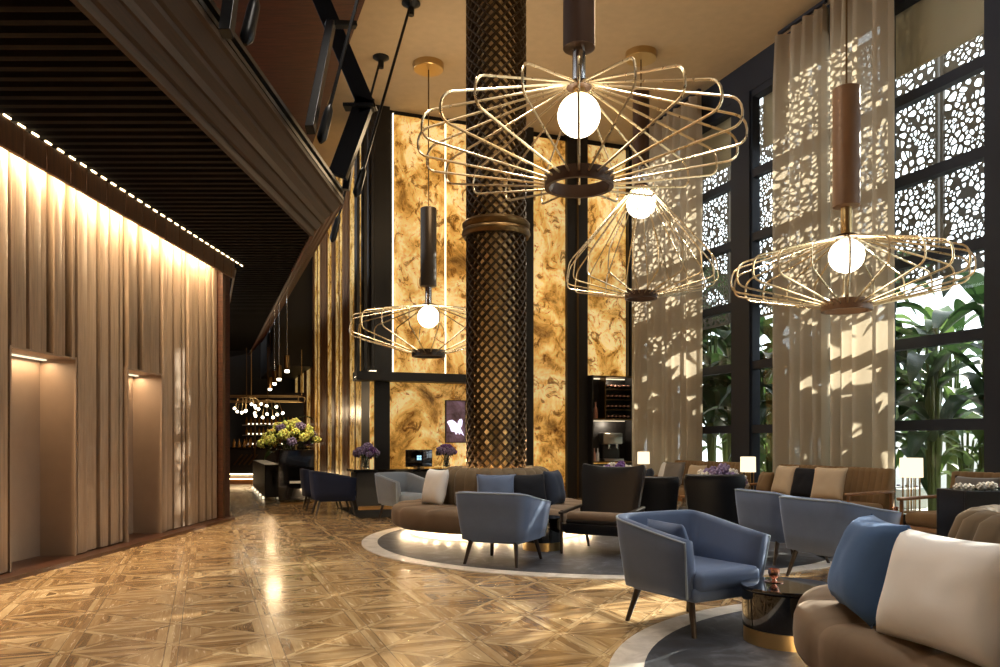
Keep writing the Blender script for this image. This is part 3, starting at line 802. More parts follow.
def cushion(label, p, rz, w, h, mat, tilt=.25, T=.2, group=None, roll=0.0):
    """p = middle of its lower edge; it faces local -y and leans back"""
    m_ = MB(); n = 16
    def gp(i, j, s):
        u, v = -1+2*i/n, -1+2*j/n
        x = w/2*u*(1-.07*(1-v*v)); z = h/2*v*(1-.07*(1-u*u))
        t = T/2*max(0, (1-u**4)*(1-v**4))**.55
        t += .012*mnoise.noise(Vector((u*2.2+hash(label) % 7, v*2.2, 3)))*(1-u*u)*(1-v*v)
        return Vector((x, s*t, z))
    rot = Matrix.Translation(Vector((0, 0, h/2)))
    for s in (-1, 1):
        g = [[m_.bm.verts.new(rot @ (Matrix.Rotation(roll, 4, 'Y') @ gp(i, j, s))) for j in range(n+1)] for i in range(n+1)]
        for i in range(n):
            for j in range(n): m_.face([g[i][j], g[i+1][j], g[i+1][j+1], g[i][j+1]])
    bmesh.ops.remove_doubles(m_.bm, verts=m_.bm.verts[:], dist=.0012)
    o = m_.build('cushion', mat, None, 'all', p)
    o.rotation_euler = (-tilt, 0, rz)
    return tag(o, label, 'cushion', group)
def hashs(s): return sum(map(ord, s))
hash = hashs
def around(c, ang, r, z): return Vector((c[0]+math.cos(ang)*r, c[1]+math.sin(ang)*r, z))
def face_out(ang): return ang+PI/2           # local -y looks outward along ang
def fr(c, px, Y, z): return Vector(((px-CX)/F*Y, Y, z))
# on the column sofa
cushion('ivory cushion at the end of the column sofa', Vector((-.93, 10.72, .43)), -.95, .5, .5, 'white', .22)
cushion('blue velvet cushion on the column sofa behind the blue armchair', Vector((-.05, 10.12, .43)), .0, .52, .46, 'blue', .3)
cushion('black velvet cushion on the column sofa beside the blue one', Vector((.39, 10.22, .43)), .35, .52, .46, 'blackv', .3)
cushion('slate blue cushion at the shaded end of the column sofa', Vector((.78, 10.75, .43)), 1.1, .5, .48, 'bluedk', .2)
# on the near sofa
cushion('large ivory cushion leaning on the tufted sofa', Vector((1.80, 3.28, .42)), math.radians(-76), .66, .505, 'white', .30, .26, None, .0)
cushion('blue velvet cushion leaning on the tufted sofa behind the ivory one', Vector((1.77, 3.93, .43)), math.radians(-100), .60, .51, 'blue_c', .32, .30)

# ------------------------------------------------------------------ blue armchairs
def shell(fl, bl, hw_f, hw_b, zt_b, zt_f, zb, th=.075, flare=.05, rc=.13):
    """U-shaped wall of arms and back; front is -y"""
    def arc(c, a0, a1, n=6): return [Vector((c[0]+rc*math.cos(a0+(a1-a0)*k/n), c[1]+rc*math.sin(a0+(a1-a0)*k/n))) for k in range(n+1)]
    L = [Vector((-hw_f, -fl)), Vector((-hw_f-(hw_b-hw_f)*.33, -fl*.5)), Vector((-hw_b+.01, bl*.2))]
    top = [Vector((-hw_f, -fl)), Vector((-(hw_f*.7+hw_b*.3), -fl*.5)), Vector((-(hw_f*.35+hw_b*.65), 0)), Vector((-hw_b, bl-rc*1.2))]
    path = top+arc((-hw_b+rc, bl-rc), PI, PI/2)[1:]+[Vector((-.15, bl+.012)), Vector((.15, bl+.012))]+arc((hw_b-rc, bl-rc), PI/2, 0)[:-1]+[Vector((-p.x, p.y)) for p in top[::-1]]
    n = len(path); rings = []; tops = []
    for i, p in enumerate(path):
        t = (path[min(i+1, n-1)]-path[max(i-1, 0)]).normalized(); nrm = Vector((-t.y, t.x))       # outward (path runs clockwise)
        k = (p.y+fl)/(bl+fl); k = max(0, min(1, k)); zt = zt_f+(zt_b-zt_f)*(k**1.15)
        bot = Vector((p.x*.86, p.y*.90)); P3 = lambda q, z: Vector((q.x, q.y, z))
        q = lambda s: bot*(1-s)+p*s
        o_ = nrm
        rings.append([P3(bot+o_*0, zb), P3(q(.3)+o_*.006, zb+(zt-zb)*.3), P3(q(.7)+o_*.01, zb+(zt-zb)*.7), P3(p+o_*.004, zt-.025), P3(p-o_*.008, zt-.006), P3(p-o_*.02, zt),
                      P3(p-o_*(th-.02), zt), P3(p-o_*(th-.006), zt-.008), P3(p-o_*th, zt-.03), P3(q(.6)-o_*(th+.01), zb+(zt-zb)*.6), P3(bot-o_*(th+.02), zb+.02)])
        tops.append((P3(p+o_*.0, zt-.012), P3(bot, zb)))
    return rings, tops
def armchair(name, label, mat, pmat, p, rz, group, W=1.0, seatmat=None, edge_sheen=True):
    o = thing(name, label, 'armchair', p, rz, group)
    rings, tops = shell(.37, .37, .40*W, .42*W, .775, .655, .27)
    MB().rings(rings).build('shell', mat, o, 'all')
    m_ = MB()
    m_.rbox((0, -.055, .29), (.62*W, .64, .1), .03); m_.build('seat_base', mat, o, True)
    m_ = MB(); m_.rbox((0, -.075, .375), (.60*W, .64, .14), .05, 0, None, 4); m_.build('seat_cushion', seatmat or mat, o, True)
    if edge_sheen:
        fl = [tops[0][1]]+[t[0] for t in tops]+[tops[-1][1]]
        MB().tube(fl, .0085, 6).build('sheen_edge', pmat, o, True)  # tube along the rim draws the velvet's edge highlight
    for sx in (-1, 1):
        for sy in (-1, 1):
            MB().tube([(sx*.25*W, sy*.25-.02, .29), (sx*.30*W, sy*.335-.02, 0.0)], [.027, .016], 10).build('leg', 'legwood', o, True)
    return o
c0 = armchair('armchair', 'dusty blue velvet armchair beside the black drum table, its seat facing that table', 'blue', 'sheen_edge', (1.34, 5.58, 0), math.radians(31), 'blue velvet armchairs')
dup(c0, (.03, 8.38, 0), math.radians(155), 'dusty blue velvet armchair turned away in front of the round column sofa')
dup(c0, (3.17, 7.42, 0), math.radians(114), 'blue velvet armchair with grey side in front of the wood armed window sofa')
dup(c0, (3.05, 8.5, 0), math.radians(106), 'blue velvet armchair half hidden behind another one, next to the black chair')
armchair('armchair', 'pale grey blue armchair beside the ivory cushion by the desk', 'blue_pale', 'sheen_edge', (-1.62, 13.0, 0), math.radians(38), 'blue velvet armchairs', .84)
cushion('small blue cushion lying in the armchair by the drum table', Vector((1.24, 5.52, .44)), math.radians(112), .42, .32, 'blue', .34, .14)
armchair('armchair', 'navy velvet armchair at the reception desk, further one of two', 'navy', 'navy', UV(-1.25, -1.04), TH+PI/2, 'navy armchairs at the desk', .85)
armchair('armchair', 'navy velvet armchair at the reception desk, nearer one of two', 'navy', 'navy', UV(-1.21, -2.12), TH+PI/2, 'navy armchairs at the desk', .85)

# ------------------------------------------------------------------ black lounge chairs
def lounge(label, p, rz, W=.66, H=.96, arms=True, recl=.28):
    o = thing('lounge_chair', label, 'lounge chair', p, rz, 'black leather lounge chairs')
    MB().rbox((0, -.05, .36), (W-(.1 if arms else 0), .66, .1 if arms else .14), .045, 0, Matrix.Rotation(-.10, 3, 'X')).build('seat', 'leather', o, True)
    R_ = Matrix.Rotation(-recl, 3, 'X')
    hh = H-.30
    # high back, wider at the top, hollow with forward wings
    wing = .15 if arms else .05
    m_ = MB(); rings = []
    for k in range(11):
        z = hh*k/10; w = W*(.90+.20*k/10)/2; rings.append([])
        ed = .025 if k in (0, 10) else 0; wg_ = wing*(.6+.4*k/10)
        for j in range(15):
            s = -1+2*j/14; rings[-1].append(R_ @ Vector((s*(w-ed), -.05-wg_*abs(s)**2.6+ed*.6, z)))
        for j in range(14, -1, -1):
            s = -1+2*j/14; rings[-1].append(R_ @ Vector((s*(w-ed)*.99, .045-wg_*abs(s)**2.6-ed*.6, z)))
    m_.rings(rings)
    for v in m_.bm.verts: v.co += Vector((0, .27, .32))
    m_.build('backrest', 'leather', o, True, bevel=.012)
    if arms:
        m_ = MB(); rings = []
        for y_, zt, zb, w in ((-.40, .36, .30, W/2-.03), (-.36, .37, .25, W/2-.01), (0, .35, .20, W/2+.01), (.30, .36, .20, W/2-.01), (.36, .36, .26, W/2-.04)):
            rings.append([(-w, y_, zb+.04), (-w+.04, y_, zb), (w-.04, y_, zb), (w, y_, zb+.04), (w, y_, zt), (-w, y_, zt)])
        m_.rings(rings); m_.build('seat_shell', 'leather', o, True)
        MB().rbox((0, -.09, .425), (W-.12, .58, .11), .045, 0, Matrix.Rotation(-.08, 3, 'X')).build('seat_cushion', 'taupe', o, True)
    for sx in (-1, 1):
        if arms:
            MB().rbox((sx*(W/2+.02), -.04, .50), (.055, .62, .035), .015, 0, Matrix.Rotation(.08, 3, 'X')).build('armrest', 'legwood', o, True)
            MB().tube([(sx*(W/2+.02), -.3, .50), (sx*(W/2+.01), -.33, .34), (sx*(W/2-.01), -.37, 0)], [.02, .02, .014], 8).build('leg', 'legwood', o, True)
            MB().tube([(sx*(W/2+.02), .24, .50), (sx*(W/2), .3, .3), (sx*(W/2-.02), .38, 0)], [.02, .02, .014], 8).build('leg', 'legwood', o, True)
        else:
            for sy in (-1, 1): MB().tube([(sx*W*.4, sy*.24, .31), (sx*W*.46, sy*.33, 0)], [.02, .014], 8).build('leg', 'legwood', o, True)
    return o
lounge('high backed black leather lounge chair with sunlit edge on the big rug', (1.2, 9.12, 0), math.radians(-30), .74, .99)
lounge('smaller black chair behind the blue armchair and beside the sunlit lounge chair', (2.12, 10.6, 0), math.radians(170), .52, .82, False, .15)
lounge('tall black chair back in front of the far window sofa', (2.6, 9.75, 0), math.radians(176), .68, .88, False, .12)

# ------------------------------------------------------------------ drum tables and what stands on them
def drum(label, p, r, h, group='black drum tables'):
    o = thing('drum_table', label, 'table', p, 0, group)
    MB().lathe([(r-.02, 0), (r-.012, 0), (r-.012, .11), (r-.02, .11)], 48).build('base_band', 'brass', o, True)
    MB().lathe([(r-.012, .11), (r-.004, .115), (r-.004, h-.03), (r-.02, h-.028)], 48).build('body', 'lacquer', o, True)
    MB().lathe([(r-.02, h-.026), (r, h-.024), (r+.004, h-.012), (r, h), (.01, h)], 48).build('tabletop', 'lacquer', o, True)
    return o
drum('black lacquer drum table with brass base beside the near blue armchair', (1.86, 5.06, 0), .295, .375)
drum('black drum table with brass base between the column sofa and a blue armchair', (.50, 9.36, 0), .24, .40)
drum('black drum table carrying the brass cage lamp near the tufted sofa', (5.38, 10.1, 0), .36, .38)
drum('black drum table carrying the lamp between the two window sofas', tuple(RW(t_px(748, 1.0), 1.0)), .28, .40)
drum('black drum table carrying the lamp in the curtain corner', tuple(RW(t_px(643.5, .95), .95)), .26, .42)
def tealight(label, p):
    o = thing('candle_holder', label, 'candle holder', p, 0, 'rose copper candle holders')
    MB().lathe([(.0, 0), (.06, .0), (.062, .006), (.05, .008), (.0, .008)], 28).build('saucer', 'copper', o, True)
    MB().lathe([(.018, .008), (.012, .02), (.03, .035), (.038, .06), (.036, .085), (.032, .085), (.033, .06), (.02, .04), (.004, .035)], 24).build('cup', 'copper', o, True)
tealight('rose copper candle holder on the drum table by the near armchair', (1.80, 5.17, .375))
tealight('rose copper candle holder on the lamp table', (5.02, 9.99, .38))

def table_lamp(label, p, h, rw, sh):
    o = thing('table_lamp', label, 'lamp', p, 0, 'brass cage table lamps')
    MB().lathe([(0, 0), (rw*.9, 0), (rw*.9, .015), (0, .018)], 28).build('base', 'brass', o, True)
    for k in range(8):
        a = 2*PI*k/8; MB().tube([(math.cos(a)*rw*.75, math.sin(a)*rw*.75, .012), (math.cos(a)*rw*.75, math.sin(a)*rw*.75, h-sh*.6)], .007, 6).build('rod', 'brass', o, True)
    MB().tube([(0, 0, .01), (0, 0, h-.02)], .01, 8).build('pole', 'brass', o, True)
    MB().lathe([(rw*.9, h-sh), (rw, h-sh), (rw*.97, h), (rw*.87, h)], 32, cap=False).build('lamp_shade', 'shade', o, True)
table_lamp('lit brass cage table lamp beside the end of the near window sofa', (5.33, 10.2, .38), .70, .14, .25)
table_lamp('lit brass table lamp between the two window sofas', RW(t_px(748, 1.0), 1.0, .40), .64, .125, .25)
table_lamp('lit table lamp in the corner in front of the curtain by the bottle cabinet', RW(t_px(643.5, .95), .95, .42), .66, .125, .25)

# ------------------------------------------------------------------ window sofas
def window_sofa(label, t0, t1, off=1.0):
    L = t1-t0
    o = thing('window_sofa', label, 'sofa', RW((t0+t1)/2, off, 0), TH-PI/2, 'camel sofas along the windows')   # local -y faces the lobby
    # local x runs along the wall, local +y towards the window
    m_ = MB(); n = int(L/.11)*8; rings = []
    for k in range(n+1):
        x = -L/2+.05+(L-.1)*k/n; f = abs(math.sin(PI*k/8))**.5; d = .02*(1-f)
        rings.append([Vector((x, y_, z)) for y_, z in ((.30, .34), (.27+d, .45), (.33+d, .7), (.36+d, .86), (.385, .915-d*.4), (.43, .925-d*.3), (.47, .90), (.48, .8), (.46, .34))])
    m_.rings(rings); m_.build('backrest', 'camel', o, 'all')
    MB().rbox((0, -.06, .36), (L-.1, .72, .17), .06, 0, None, 4).build('seat', 'camel', o, True)
    MB().box((0, 0, .245), (L-.06, .8, .06)).build('frame', 'oak', o, bevel=.01)
    for sx in (-1, 1):
        MB().rbox((sx*(L/2), -.02, .60), (.07, .86, .04), .016, 0, Matrix.Rotation(.03, 3, 'X')).build('armrest', 'oak', o, True)
        for sy in (-1, 1): MB().tube([(sx*L/2, -.02+sy*.37, .6), (sx*L/2, -.02+sy*.38, .3), (sx*(L/2-.02), -.02+sy*.39, 0)], [.022, .024, .016], 8).build('leg', 'oak', o, True)
    return o
WS = [(.25, 2.35, 'camel channel back sofa under the far narrow window bay'), (-3.0, -.65, 'camel sofa with wood arms in front of the wide central curtain'), (-6.1, -3.85, 'camel sofa behind the black planter with white flowers')]
for a, b, lb in WS: window_sofa(lb, a, b)
def wcush(label, t, off, w, h, mat, rz=0, tilt=.28, z=.445):
    return cushion(label, RW(t, off, z), TH-PI/2+rz, w, h, mat, tilt, .17)
wcush('camel cushion at the far end of the sofa before the wide curtain', -.85, 1.05, .42, .38, 'camel', -.3)
wcush('beige cushion on the sofa before the wide curtain, beside the black one', -1.32, 1.08, .52, .5, 'beige', -.1)
wcush('black velvet cushion between two beige ones on the window sofa', -1.80, 1.08, .52, .48, 'blackv', .1)
wcush('beige cushion next to the wood arm of the window sofa', -2.28, 1.1, .52, .5, 'beige', .25)
wcush('pale pink beige cushion at the far window sofa end', 2.0, 1.1, .5, .46, 'white', -.2)
wcush('grey velvet cushion on the far window sofa', 1.62, 1.15, .5, .48, 'grey', .2)
wcush('beige cushion on the far window sofa behind the hydrangeas', 1.0, 1.08, .5, .44, 'beige')
wcush('small grey cushion against the wood arm of the far window sofa', 2.22, 1.32, .42, .34, 'bluedk', -.6)
wcush('grey velvet cushion on the sofa behind the black planter', -4.55, 1.1, .55, .46, 'grey', .1)
wcush('camel cushion on the sofa behind the black planter', -5.05, 1.08, .5, .48, 'camel')

# ------------------------------------------------------------------ flowers
def head(m_, c, r, n, rnd):
    for k in range(n):
        z = 1-2*(k+.5)/n; a = k*2.39996; q = math.sqrt(1-z*z)
        m_.ball(Vector(c)+Vector((math.cos(a)*q, math.sin(a)*q, z*.8))*r*rnd.uniform(.75, 1), r*.36, 1)
def flowers(name, label, p, heads, vase=None, stem_h=.3, cat='flowers', group=None):
    rnd = random.Random(hashs(label)); o = thing(name, label, cat, p, 0, group)
    if vase == 'glass': MB().lathe([(.0, 0), (.06, 0), (.075, .05), (.055, .16), (.05, .2), (.075, .27), (.07, .27), (.045, .2), (.05, .16), (.068, .05), (.0, .012)], 24).build('vase', 'vase', o, True)
    if vase == 'tall': MB().lathe([(.0, 0), (.15, 0), (.16, .3), (.13, .72), (.16, .78), (.15, .78), (.12, .72), (.15, .3), (.14, .012), (.0, .012)], 28).build('vase', 'vase', o, True)
    if vase == 'bowl': MB().lathe([(.0, 0), (.1, 0), (.17, .09), (.16, .15), (.15, .15), (.0, .05)], 24).build('bowl', 'lacquer', o, True)
    st = MB()
    for (x, y_, z, r, mt) in heads:
        st.tube([(x*.15, y_*.15, .05), (x*.45, y_*.45, z*.65), (x, y_, z)], .006, 5)
        m_ = MB(); head(m_, (x, y_, z), r, 22, rnd); m_.build('blossom', mt, o, 'all')
        for q in range(2):
            a = rnd.uniform(0, 6.3); leaf(st, (x*.8, y_*.8, z-.03), a, r*2.6, r*1.2, .2, .5)
    st.build('foliage', 'leafd', o, 'all')
    return o
def cluster(n, rx, ry, z0, z1, r, mats, seed):
    rnd = random.Random(seed); out = []
    for k in range(n):
        a = k*2.4; q = math.sqrt((k+.5)/n); out.append((rx*q*math.cos(a), ry*q*math.sin(a), z1-(z1-z0)*q*q+rnd.uniform(-.02, .02), r*rnd.uniform(.8, 1.2), mats[rnd.randrange(len(mats))]))
    return out
DZ = .77
flowers('flower_vase', 'glass vase of lilac flowers on the desk beside the navy chairs', UV(-.45, -1.3, DZ), cluster(12, .21, .18, .26, .42, .07, ['lilac', 'lilac', 'purple'], 2), 'glass', group='lilac vases on the desk')
flowers('flower_vase', 'glass vase of lilac flowers on the desk between monitor and column', UV(1.2, -1.15, DZ), cluster(12, .19, .18, .26, .40, .07, ['lilac', 'lilac', 'purple'], 5), 'glass', group='lilac vases on the desk')
flowers('flower_bouquet', 'tall vase of yellow green and lilac blossoms behind the black plinth', (-4.6, 17.3, .45), cluster(26, .62, .45, .8, 1.25, .11, ['yellow', 'yellow', 'yellow', 'lilac'], 8), 'tall')

ct = thing('coffee_table', 'low dark coffee table with chrome frame before the far window sofa', 'table', (3.4, 12.3, 0), TH)
MB().rbox((0, 0, .40), (.6, 1.2, .04), .01).build('tabletop', 'oak', ct, True)
for sx in (-1, 1):
    for sy in (-1, 1): MB().box((sx*.25, sy*.55, .19), (.03, .03, .38)).build('leg', 'chrome', ct)
flowers('hydrangea_bowl', 'bowl of white and lilac hydrangeas on the coffee table behind the tall black chair', (3.42, 12.25, .42), cluster(22, .40, .34, .2, .46, .08, ['whitep', 'whitep', 'lilac', 'lilac', 'whitep'], 12), 'bowl')
c2 = thing('coffee_table', 'round dark coffee table behind the sunlit lounge chair', 'table', (1.95, 13.0, 0))
MB().lathe([(.0, .58), (.42, .58), (.43, .61), (.42, .63), (0, .63)], 36).build('tabletop', 'lacquer', c2, True)
MB().lathe([(.05, .02), (.05, .58)], 16).build('pedestal', 'steel', c2, True)
MB().lathe([(0, 0), (.26, 0), (.26, .02), (0, .025)], 32).build('base', 'steel', c2, True)
flowers('hydrangea_bowl', 'bowl of white and purple hydrangeas behind the sunlit lounge chair', (1.95, 13.0, .63), cluster(14, .32, .25, .12, .28, .07, ['whitep', 'whitep', 'purple'], 15), 'bowl')
# black planter with white flowers
pb = thing('planter_box', 'square black planter box full of white and purple hydrangeas', 'planter', (4.6, 6.75, 0), math.radians(2))
m_ = MB(); W_, D_, H_ = 1.5, .42, .885
for x, y_, sx, sy in ((0, -D_/2+.015, W_, .03), (0, D_/2-.015, W_, .03), (-W_/2+.015, 0, .03, D_-.06), (W_/2-.015, 0, .03, D_-.06)): m_.box((x, y_, H_/2), (sx, sy, H_))
m_.build('box', 'leather', pb, bevel=.006)
MB().box((0, 0, H_-.08), (W_-.08, D_-.08, .05)).build('soil', 'darkgap', pb)
rnd = random.Random(77)
hd = [(-.62+.085*k, rnd.uniform(-.1, .12), .06+rnd.uniform(0, .04), rnd.uniform(.035, .052), 'purple' if k in (4, 5, 11) else 'whitep') for k in range(15)]
flowers('hydrangea_row', 'row of white and purple hydrangeas growing in the black planter box', (4.6, 6.75, H_-.06), hd, None)
# ------------------------------------------------------------------ reception desk
dk = thing('reception_desk', 'long black reception desk in front of the onyx niche', 'desk', UV(1.0, -1.3, 0), TH)
MB().box((0, 0, .745), (3.5, .8, .05)).build('desktop', 'lacquer', dk, bevel=.008)
MB().box((0, .05, .36), (3.36, .6, .72)).build('front_panel', 'black', dk, bevel=.01)
MB().box((0, -.30, .04), (3.3, .06, .08)).build('kick_plate', 'brass_dark', dk)
dm = MB(); dm.box((0, 0, .006), (3.8, 2.2, .011)); tag(dm.build('desk_mat', 'darkgap', None, False, UV(1.0, -2.0, 0), TH), 'dark carpet laid in front of the reception desk', 'carpet')
mo = thing('monitor', 'black computer monitor seen from behind on the reception desk', 'monitor', UV(.62, -1.2, .77), TH)
MB().rbox((0, 0, .19), (.54, .04, .34), .012).build('screen_case', 'lacquer', mo, True)
MB().box((0, .02, .05), (.05, .02, .12)).build('stand', 'black', mo); MB().lathe([(0, 0), (.11, 0), (.11, .01), (0, .012)], 24).build('foot', 'black', mo)
ic = MB()
for i in (-1, 1):
    for j in (-1, 1): ic.box((.0+i*.024, -.0215, .2+j*.024), (.04, .003, .04))
ic.build('window_logo', 'icon', mo)
# glowing display beside the niche
dp = thing('display_screen', 'dim purple display panel with a glowing white winged shape beside the column', 'screen', UV(1.74, -.02, 0), TH)
MB().box((0, 0, 1.72), (.46, .05, .92)).build('bezel', 'black', dp)
MB().box((0, -.027, 1.72), (.42, .004, .88)).build('panel', 'display', dp)
wg = MB()
pw = lambda q: ((q[0]-198)*.00213, 2.16-(q[1]-95)*.00198)
for px_ in (((105, 325), (120, 308), (160, 299), (190, 318), (215, 345), (240, 372), (262, 415), (287, 476), (250, 440), (236, 462), (222, 430), (200, 462), (185, 430), (150, 425), (135, 380), (118, 345)),
            ((216, 348), (222, 315), (240, 290), (262, 288), (270, 310), (266, 355), (252, 385), (240, 372))):
    pts = [pw(q) for q in px_]
    a = [wg.bm.verts.new((x, -.0295, z)) for x, z in pts]; b = [wg.bm.verts.new((x, -.033, z)) for x, z in pts]
    wg.face(a); wg.face(b[::-1])
    for i in range(len(pts)): wg.face([a[i], a[(i+1) % len(pts)], b[(i+1) % len(pts)], b[i]])
wg.build('glowing_shape', 'wing', dp)

# ------------------------------------------------------------------ bottle cabinet on the onyx wall
cb = thing('bottle_cabinet', 'tall black bottle cabinet with brass edged shelves beside the corner curtain', 'cabinet', UV(5.45, -.1, 0), TH)
m_ = MB()
for x in (-.52, .52): m_.box((x, 0, 1.4), (.04, .34, 2.8))
m_.box((0, .16, 1.4), (1.04, .02, 2.8)); m_.box((0, 0, .02), (1.04, .34, .04)); m_.build('case', 'black', cb)
MB().box((0, -.01, .4), (1.0, .3, .74)).build('base_cupboard', 'black', cb)
for z in (.82, 1.80, 2.78): MB().box((0, 0, z), (1.0, .34, .03)).build('shelf', 'brass_dark', cb)
MB().box((-.19, 0, 2.29), (.025, .32, .95)).build('divider', 'brass_dark', cb)
for k in range(3): MB().box((.16, 0, 2.02+k*.235), (.66, .3, .012)).build('rack_board', 'brass_dark', cb)
MB().box((0, .10, 2.74), (.9, .03, .02)).build('shelf_light', 'shade', cb); MB().box((0, .10, 1.765), (.9, .03, .012)).build('shelf_light', 'shade', cb)
MB().box((0, .146, .72), (1, .004, .18)).build('glow_strip', 'onyx', cb)
def bottle_mesh(r, h): return MB().lathe([(0, 0), (r, 0), (r, h*.58), (r*.38, h*.74), (r*.36, h), (0, h)], 14)
def UVl(x, y_, z): return UV(5.45+x, -.1+y_, z)
b0 = None
ordn = ['lowest', 'second lowest', 'second highest', 'topmost']
for k in range(4):
    for i in range(6):
        p = UVl(-.1+i*.105, .13, 1.87+k*.235)
        if b0 is None:
            b0 = thing('wine_bottle', '', 'bottle'); q = bottle_mesh(.036, .27).build('body', 'smoke', b0, True); MB().lathe([(0, .2), (.019, .2), (.019, .275), (0, .275)], 12).build('foil_cap', 'foil', b0, True); o = b0
        else: o = dup(b0, p)
        o.location = p; o.rotation_euler = (PI/2, 0, TH)
        tag(o, 'wine bottle lying foil end out on the %s rack board of the bottle cabinet' % ordn[k], 'bottle', 'wine bottles on the %s rack board' % ordn[k])
o = bottle_mesh(.05, .38).build('bottle', 'foil', None, True, UVl(-.36, 0, 1.816), 0); tag(o, 'reddish bottle standing in the narrow bay of the bottle cabinet', 'bottle')
for i, x in enumerate((-.42, -.33)):
    o = bottle_mesh(.035, .3).build('bottle', 'white' if i else 'foil', None, True, UVl(x, -.05, .836), 0); tag(o, ['pale syrup bottle at the edge of the coffee shelf', 'white syrup bottle close to the coffee machine'][i], 'bottle')
cm = thing('coffee_machine', 'steel coffee machine on the lower cabinet shelf', 'coffee machine', UVl(.04, 0, .836), TH)
MB().rbox((0, .02, .52), (.5, .26, .26), .03).build('hopper_body', 'steelm', cm, True)
MB().rbox((0, .06, .22), (.44, .16, .4), .02).build('body', 'black', cm, True)
MB().rbox((0, -.02, .03), (.5, .28, .06), .01).build('drip_tray', 'steelm', cm, True)
for x in (-.1, .1): MB().tube([(x, -.08, .39), (x, -.08, .30)], [.035, .03], 12).build('group_head', 'chrome', cm, True); MB().tube([(x, -.08, .31), (x, -.15, .29)], .012, 8).build('portafilter', 'chrome', cm, True)

# ------------------------------------------------------------------ passage: plinths, bar and lights
def box_thing(name, label, cat, p, s, rz, mat, trim=True):
    o = thing(name, label, cat, p, rz)
    MB().box((0, 0, s[2]/2+.04), (s[0], s[1], s[2]-.08)).build('body', mat, o, bevel=.008)
    MB().box((0, 0, .02), (s[0]-.06, s[1]-.06, .04)).build('foot', 'brass_dark', o)
    return o
bx = box_thing('display_plinth', 'black mirror polished plinth below the yellow bouquet', 'plinth', (-4.33, 16.6, 0), (.72, .72, 1.12), TH, 'lacquer')
MB().box((0, -.365, .45), (.28, .02, .05)).build('leaflet_slot', 'white', bx)
cw = thing('planter_wall', 'low walnut planter wall with lit feet along the passage', 'planter', KV((-4.95, 17.2, 0), 2.4), TH)
MB().box((0, 0, .42), (.35, 4.6, .72)).build('body', 'black', cw, bevel=.01)
for k in range(5): MB().box((-.19, -2+k, .04), (.04, .16, .05)).build('foot_light', 'shade', cw)
plant('passage_plant', 'dark green palm standing behind the bouquet in the passage', (-5.55, 20.6, 0), 2.0, 12, 1.0, .24, 'leafd', None)
BZ = Vector((-7.5, 25.6, 0))
st_ = thing('bar_step', 'low timber step lit along the foot of the bar', 'step', BZ+Vector((.2, -1.0, 0)), 0)
MB().box((0, 0, .1), (2.9, 1.4, .2)).build('platform', 'oak', st_); MB().box((0, -.71, .15), (2.9, .02, .03)).build('edge_light', 'led', st_)
br = thing('bar_counter', 'dark bar counter at the end of the passage', 'bar', BZ+Vector((0, .1, .2)), 0)
MB().box((0, 0, .42), (2.6, .6, .84)).build('front', 'black', br); MB().box((0, 0, .87), (2.7, .7, .06)).build('countertop', 'lacquer', br)
MB().box((0, -.31, .03), (2.6, .02, .03)).build('foot_light', 'led', br)
mb = MB()
for k in range(4): mb.box((-.95+.16*k, -.305, .5), (.05, .01, .44), 0, Matrix.Rotation(.7, 3, 'Y'))
mb.build('brass_inlay', 'brass_dark', br)
bs = thing('back_bar', 'glowing back bar shelving behind the bar counter', 'shelf', BZ+Vector((-.2, 1.9, 0)), 0)
MB().box((0, .2, 1.5), (2.7, .06, 3)).build('back_panel', 'black', bs)
for z in (1.15, 1.5, 1.85): MB().box((-.35, 0, z), (1.8, .35, .03)).build('shelf', 'steelm', bs); MB().box((-.35, .15, z+.05), (1.7, .02, .05)).build('shelf_light', 'led_c', bs)
bb = None
for r_ in range(3):
    for k in range(12):
        p = BZ+Vector((-1.35+k*.145, 1.9, 1.166+r_*.35))
        if bb is None: bb = bottle_mesh(.045, .27).build('bar_bottle', 'bottle', None, True, p); o = bb
        else: o = bb.copy(); COL.objects.link(o); o.location = p
        tag(o, 'amber bottle standing on the %s shelf of the glowing back bar' % ['lowest', 'middle', 'highest'][r_], 'bottle', 'bottles on the %s back bar shelf' % ['lowest', 'middle', 'highest'][r_])
for k in range(9):
    o = bb.copy(); COL.objects.link(o); o.location = BZ+Vector((-1.2+k*.17, .15, 1.1)); tag(o, 'amber bottle standing on the bar counter', 'bottle', 'bottles on the bar counter')
fr_ = thing('hanging_rack', 'brass framed glass rack hung over the bar', 'rack', BZ+Vector((-.1, -.6, 0)), 0)
m_ = MB()
for z in (2.55, 2.72):
    for y_ in (-.4, .4): m_.box((0, y_, z), (2.6, .03, .03))
    for x in (-1.3, -.3, 1.3): m_.box((x, 0, z), (.03, .8, .03))
for x in (-1.3, -.3, 1.3):
    for y_ in (-.4, .4): m_.box((x, y_, 2.63), (.03, .03, .17)); 
m_.build('frame', 'brass', fr_)
for x in (-1.3, -.3, 1.3): MB().tube([(x, 0, 2.72), (x, 0, 4.2)], .012, 6).build('hanger', 'brass', fr_)
MB().box((-.28, .3, 1.7), (.05, .05, 1.9)).build('post', 'brass_dark', fr_)
